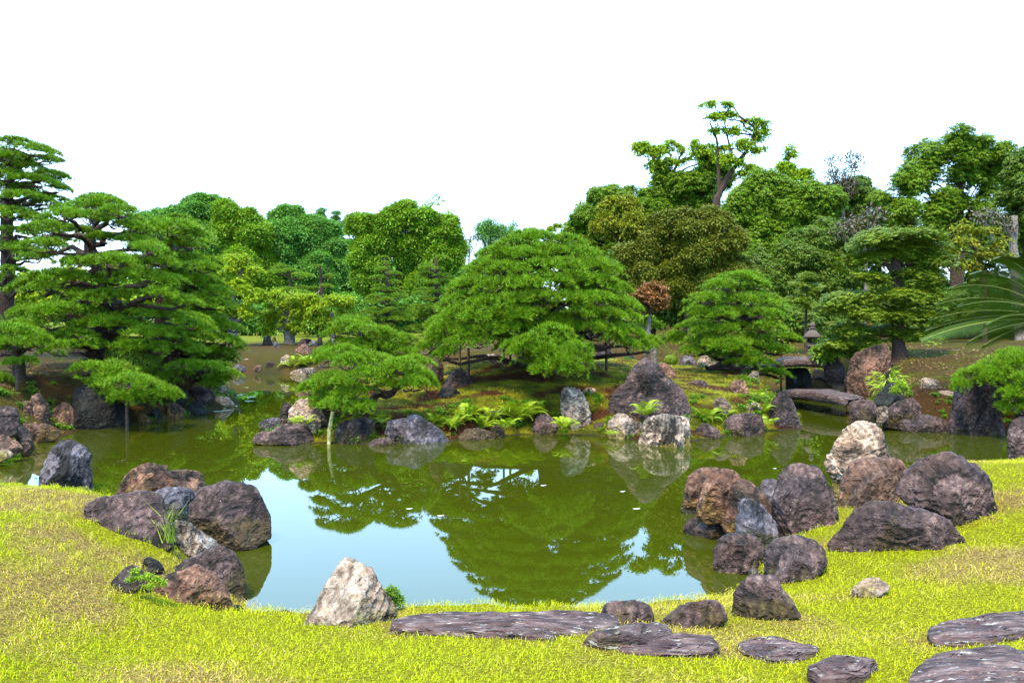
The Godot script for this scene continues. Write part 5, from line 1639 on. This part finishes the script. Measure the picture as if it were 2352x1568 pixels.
	for i in 170:
		var a := rb(0, TAU)
		var r := rb(0.1, 0.55)
		var p := Vector3(cos(a) * r * 0.8, rb(0.12, 0.55) - r * 0.25, sin(a) * r * 0.5)
		var dir := Vector3(cos(a) + rb(-0.5, 0.5), rb(-0.9, 0.3), sin(a) * 0.6).normalized()
		var w := dir.cross(rdir()).normalized() * 0.013
		var ln := rb(0.16, 0.28)
		bv.append_array([p, p + dir * ln * 0.4 + w, p + dir * ln, p, p + dir * ln, p + dir * ln * 0.4 - w])
	var bc := PackedColorArray()
	bc.resize(bv.size())
	bc.fill(Color(0.9, 0.9, 0.8))
	part("leaves", flat_mesh(bv, bc, M.fern), bam)
	for i in 7:
		part("stem", tube(PackedVector3Array([Vector3(rb(-0.1, 0.1), -0.2, 0), Vector3(rb(-0.2, 0.2), 0.2, 0), Vector3(rb(-0.4, 0.4), rb(0.3, 0.5), rb(-0.2, 0.2))]), PackedFloat32Array([0.008, 0.006, 0.004]), 5, M.stalk), bam)
	# long grass at the rocks' feet
	var g := thing("grass_tuft", "tall grass tuft between the flat-topped boulder and the pale rock chain", "grass clump", P(388, 1240, 7.4))
	var gm := blades(34, 0.06, 0.34, 0.006, 0.35, 5)
	var gc := StandardMaterial3D.new()
	gc.albedo_color = lin(0.16, 0.23, 0.02)
	part("blades", gm, g, gc)

func _ready() -> void:
	var cam := Camera3D.new()
	cam.name = "camera"
	cam.fov = rad_to_deg(2.0 * atan(784.0 / FOCAL))
	cam.position = EYE
	cam.rotation.x = -PITCH
	cam.near = 0.1
	cam.far = 900.0
	add_child(cam)
	cam.current = true
	var env := Environment.new()
	env.background_mode = Environment.BG_SKY
	var sm := ProceduralSkyMaterial.new()
	sm.sky_top_color = Color(0.64, 0.83, 1.0)
	sm.sky_horizon_color = Color(0.84, 0.93, 1.0)
	sm.sky_curve = 0.08
	sm.sky_energy_multiplier = 1.0
	sm.ground_bottom_color = Color(0.35, 0.36, 0.3)
	sm.ground_horizon_color = Color(0.7, 0.72, 0.7)
	sm.energy_multiplier = 0.62
	var sky := Sky.new()
	sky.sky_material = sm
	env.sky = sky
	env.tonemap_mode = Environment.TONE_MAPPER_LINEAR
	env.tonemap_exposure = EXPOSURE
	env.sdfgi_enabled = true
	env.ssao_enabled = true
	env.ssil_enabled = true
	var we := WorldEnvironment.new()
	we.name = "sky"
	we.environment = env
	add_child(we)
	var sun := DirectionalLight3D.new()
	sun.name = "sun"
	sun.light_energy = 0.5
	sun.light_color = Color(1.0, 0.90, 0.74)
	sun.light_angular_distance = 10.0
	sun.shadow_enabled = true
	sun.sky_mode = DirectionalLight3D.SKY_MODE_LIGHT_ONLY
	sun.rotation_degrees = Vector3(-62, -24, 0)
	add_child(sun)

	nz = noise(FastNoiseLite.TYPE_SIMPLEX_SMOOTH, 0.01, 2, 1)
	nf = noise(FastNoiseLite.TYPE_SIMPLEX_SMOOTH, 0.01, 4, 2, 0.6)
	nm = noise(FastNoiseLite.TYPE_SIMPLEX_SMOOTH, 0.01, 3, 3)
	nr = noise(FastNoiseLite.TYPE_SIMPLEX_SMOOTH, 0.01, 4, 4, 0.55)
	nr.fractal_type = FastNoiseLite.FRACTAL_RIDGED
	make_materials()
	M["pale_leaf"] = std(lin(0.42, 0.44, 0.36), 0.6)
	M["stalk"] = std(lin(0.16, 0.19, 0.04), 0.5)
	var t0 := Time.get_ticks_msec()
	build_ground()
	print("ground ", Time.get_ticks_msec() - t0)
	build_rocks()
	print("rocks ", Time.get_ticks_msec() - t0)
	for line in SLABS.split("\n", false):
		var f := line.split("|")
		if f.size() == 4:
			var m := Vector2.ZERO
			var pts := f[3].split(" ", false)
			for w in pts:
				m += Vector2(w.split_floats(",")[0], w.split_floats(",")[1]) / pts.size()
			slab(f[2], f[3], hit(m.x, m.y).y + 0.02, "slab", 0.2 * float(f[0]))
	for i in 7:
		pads_s.append(make_pad(0.55, 0.24, 150, 100 + i))
	for i in 7:
		pads_l.append(make_pad(1.0, 0.34, 400, 200 + i))
	for k in ["fine", "broad", "spray", "droop", "flat", "thin", "needle"]:
		var set_ := []
		for i in 4:
			set_.append(make_clump(k, 300 + i + hash(k) % 1000))
		clumps[k] = set_
	for i in 4:
		fern_fronds.append(make_frond(400 + i))
	print("pieces ", Time.get_ticks_msec() - t0)
	build_pines()
	print("pines ", Time.get_ticks_msec() - t0)
	build_far_trees()
	build_hill_trees()
	print("trees ", Time.get_ticks_msec() - t0)
	build_cycad()
	build_lantern()
	build_small()
	build_grass()
	print("all ", Time.get_ticks_msec() - t0)
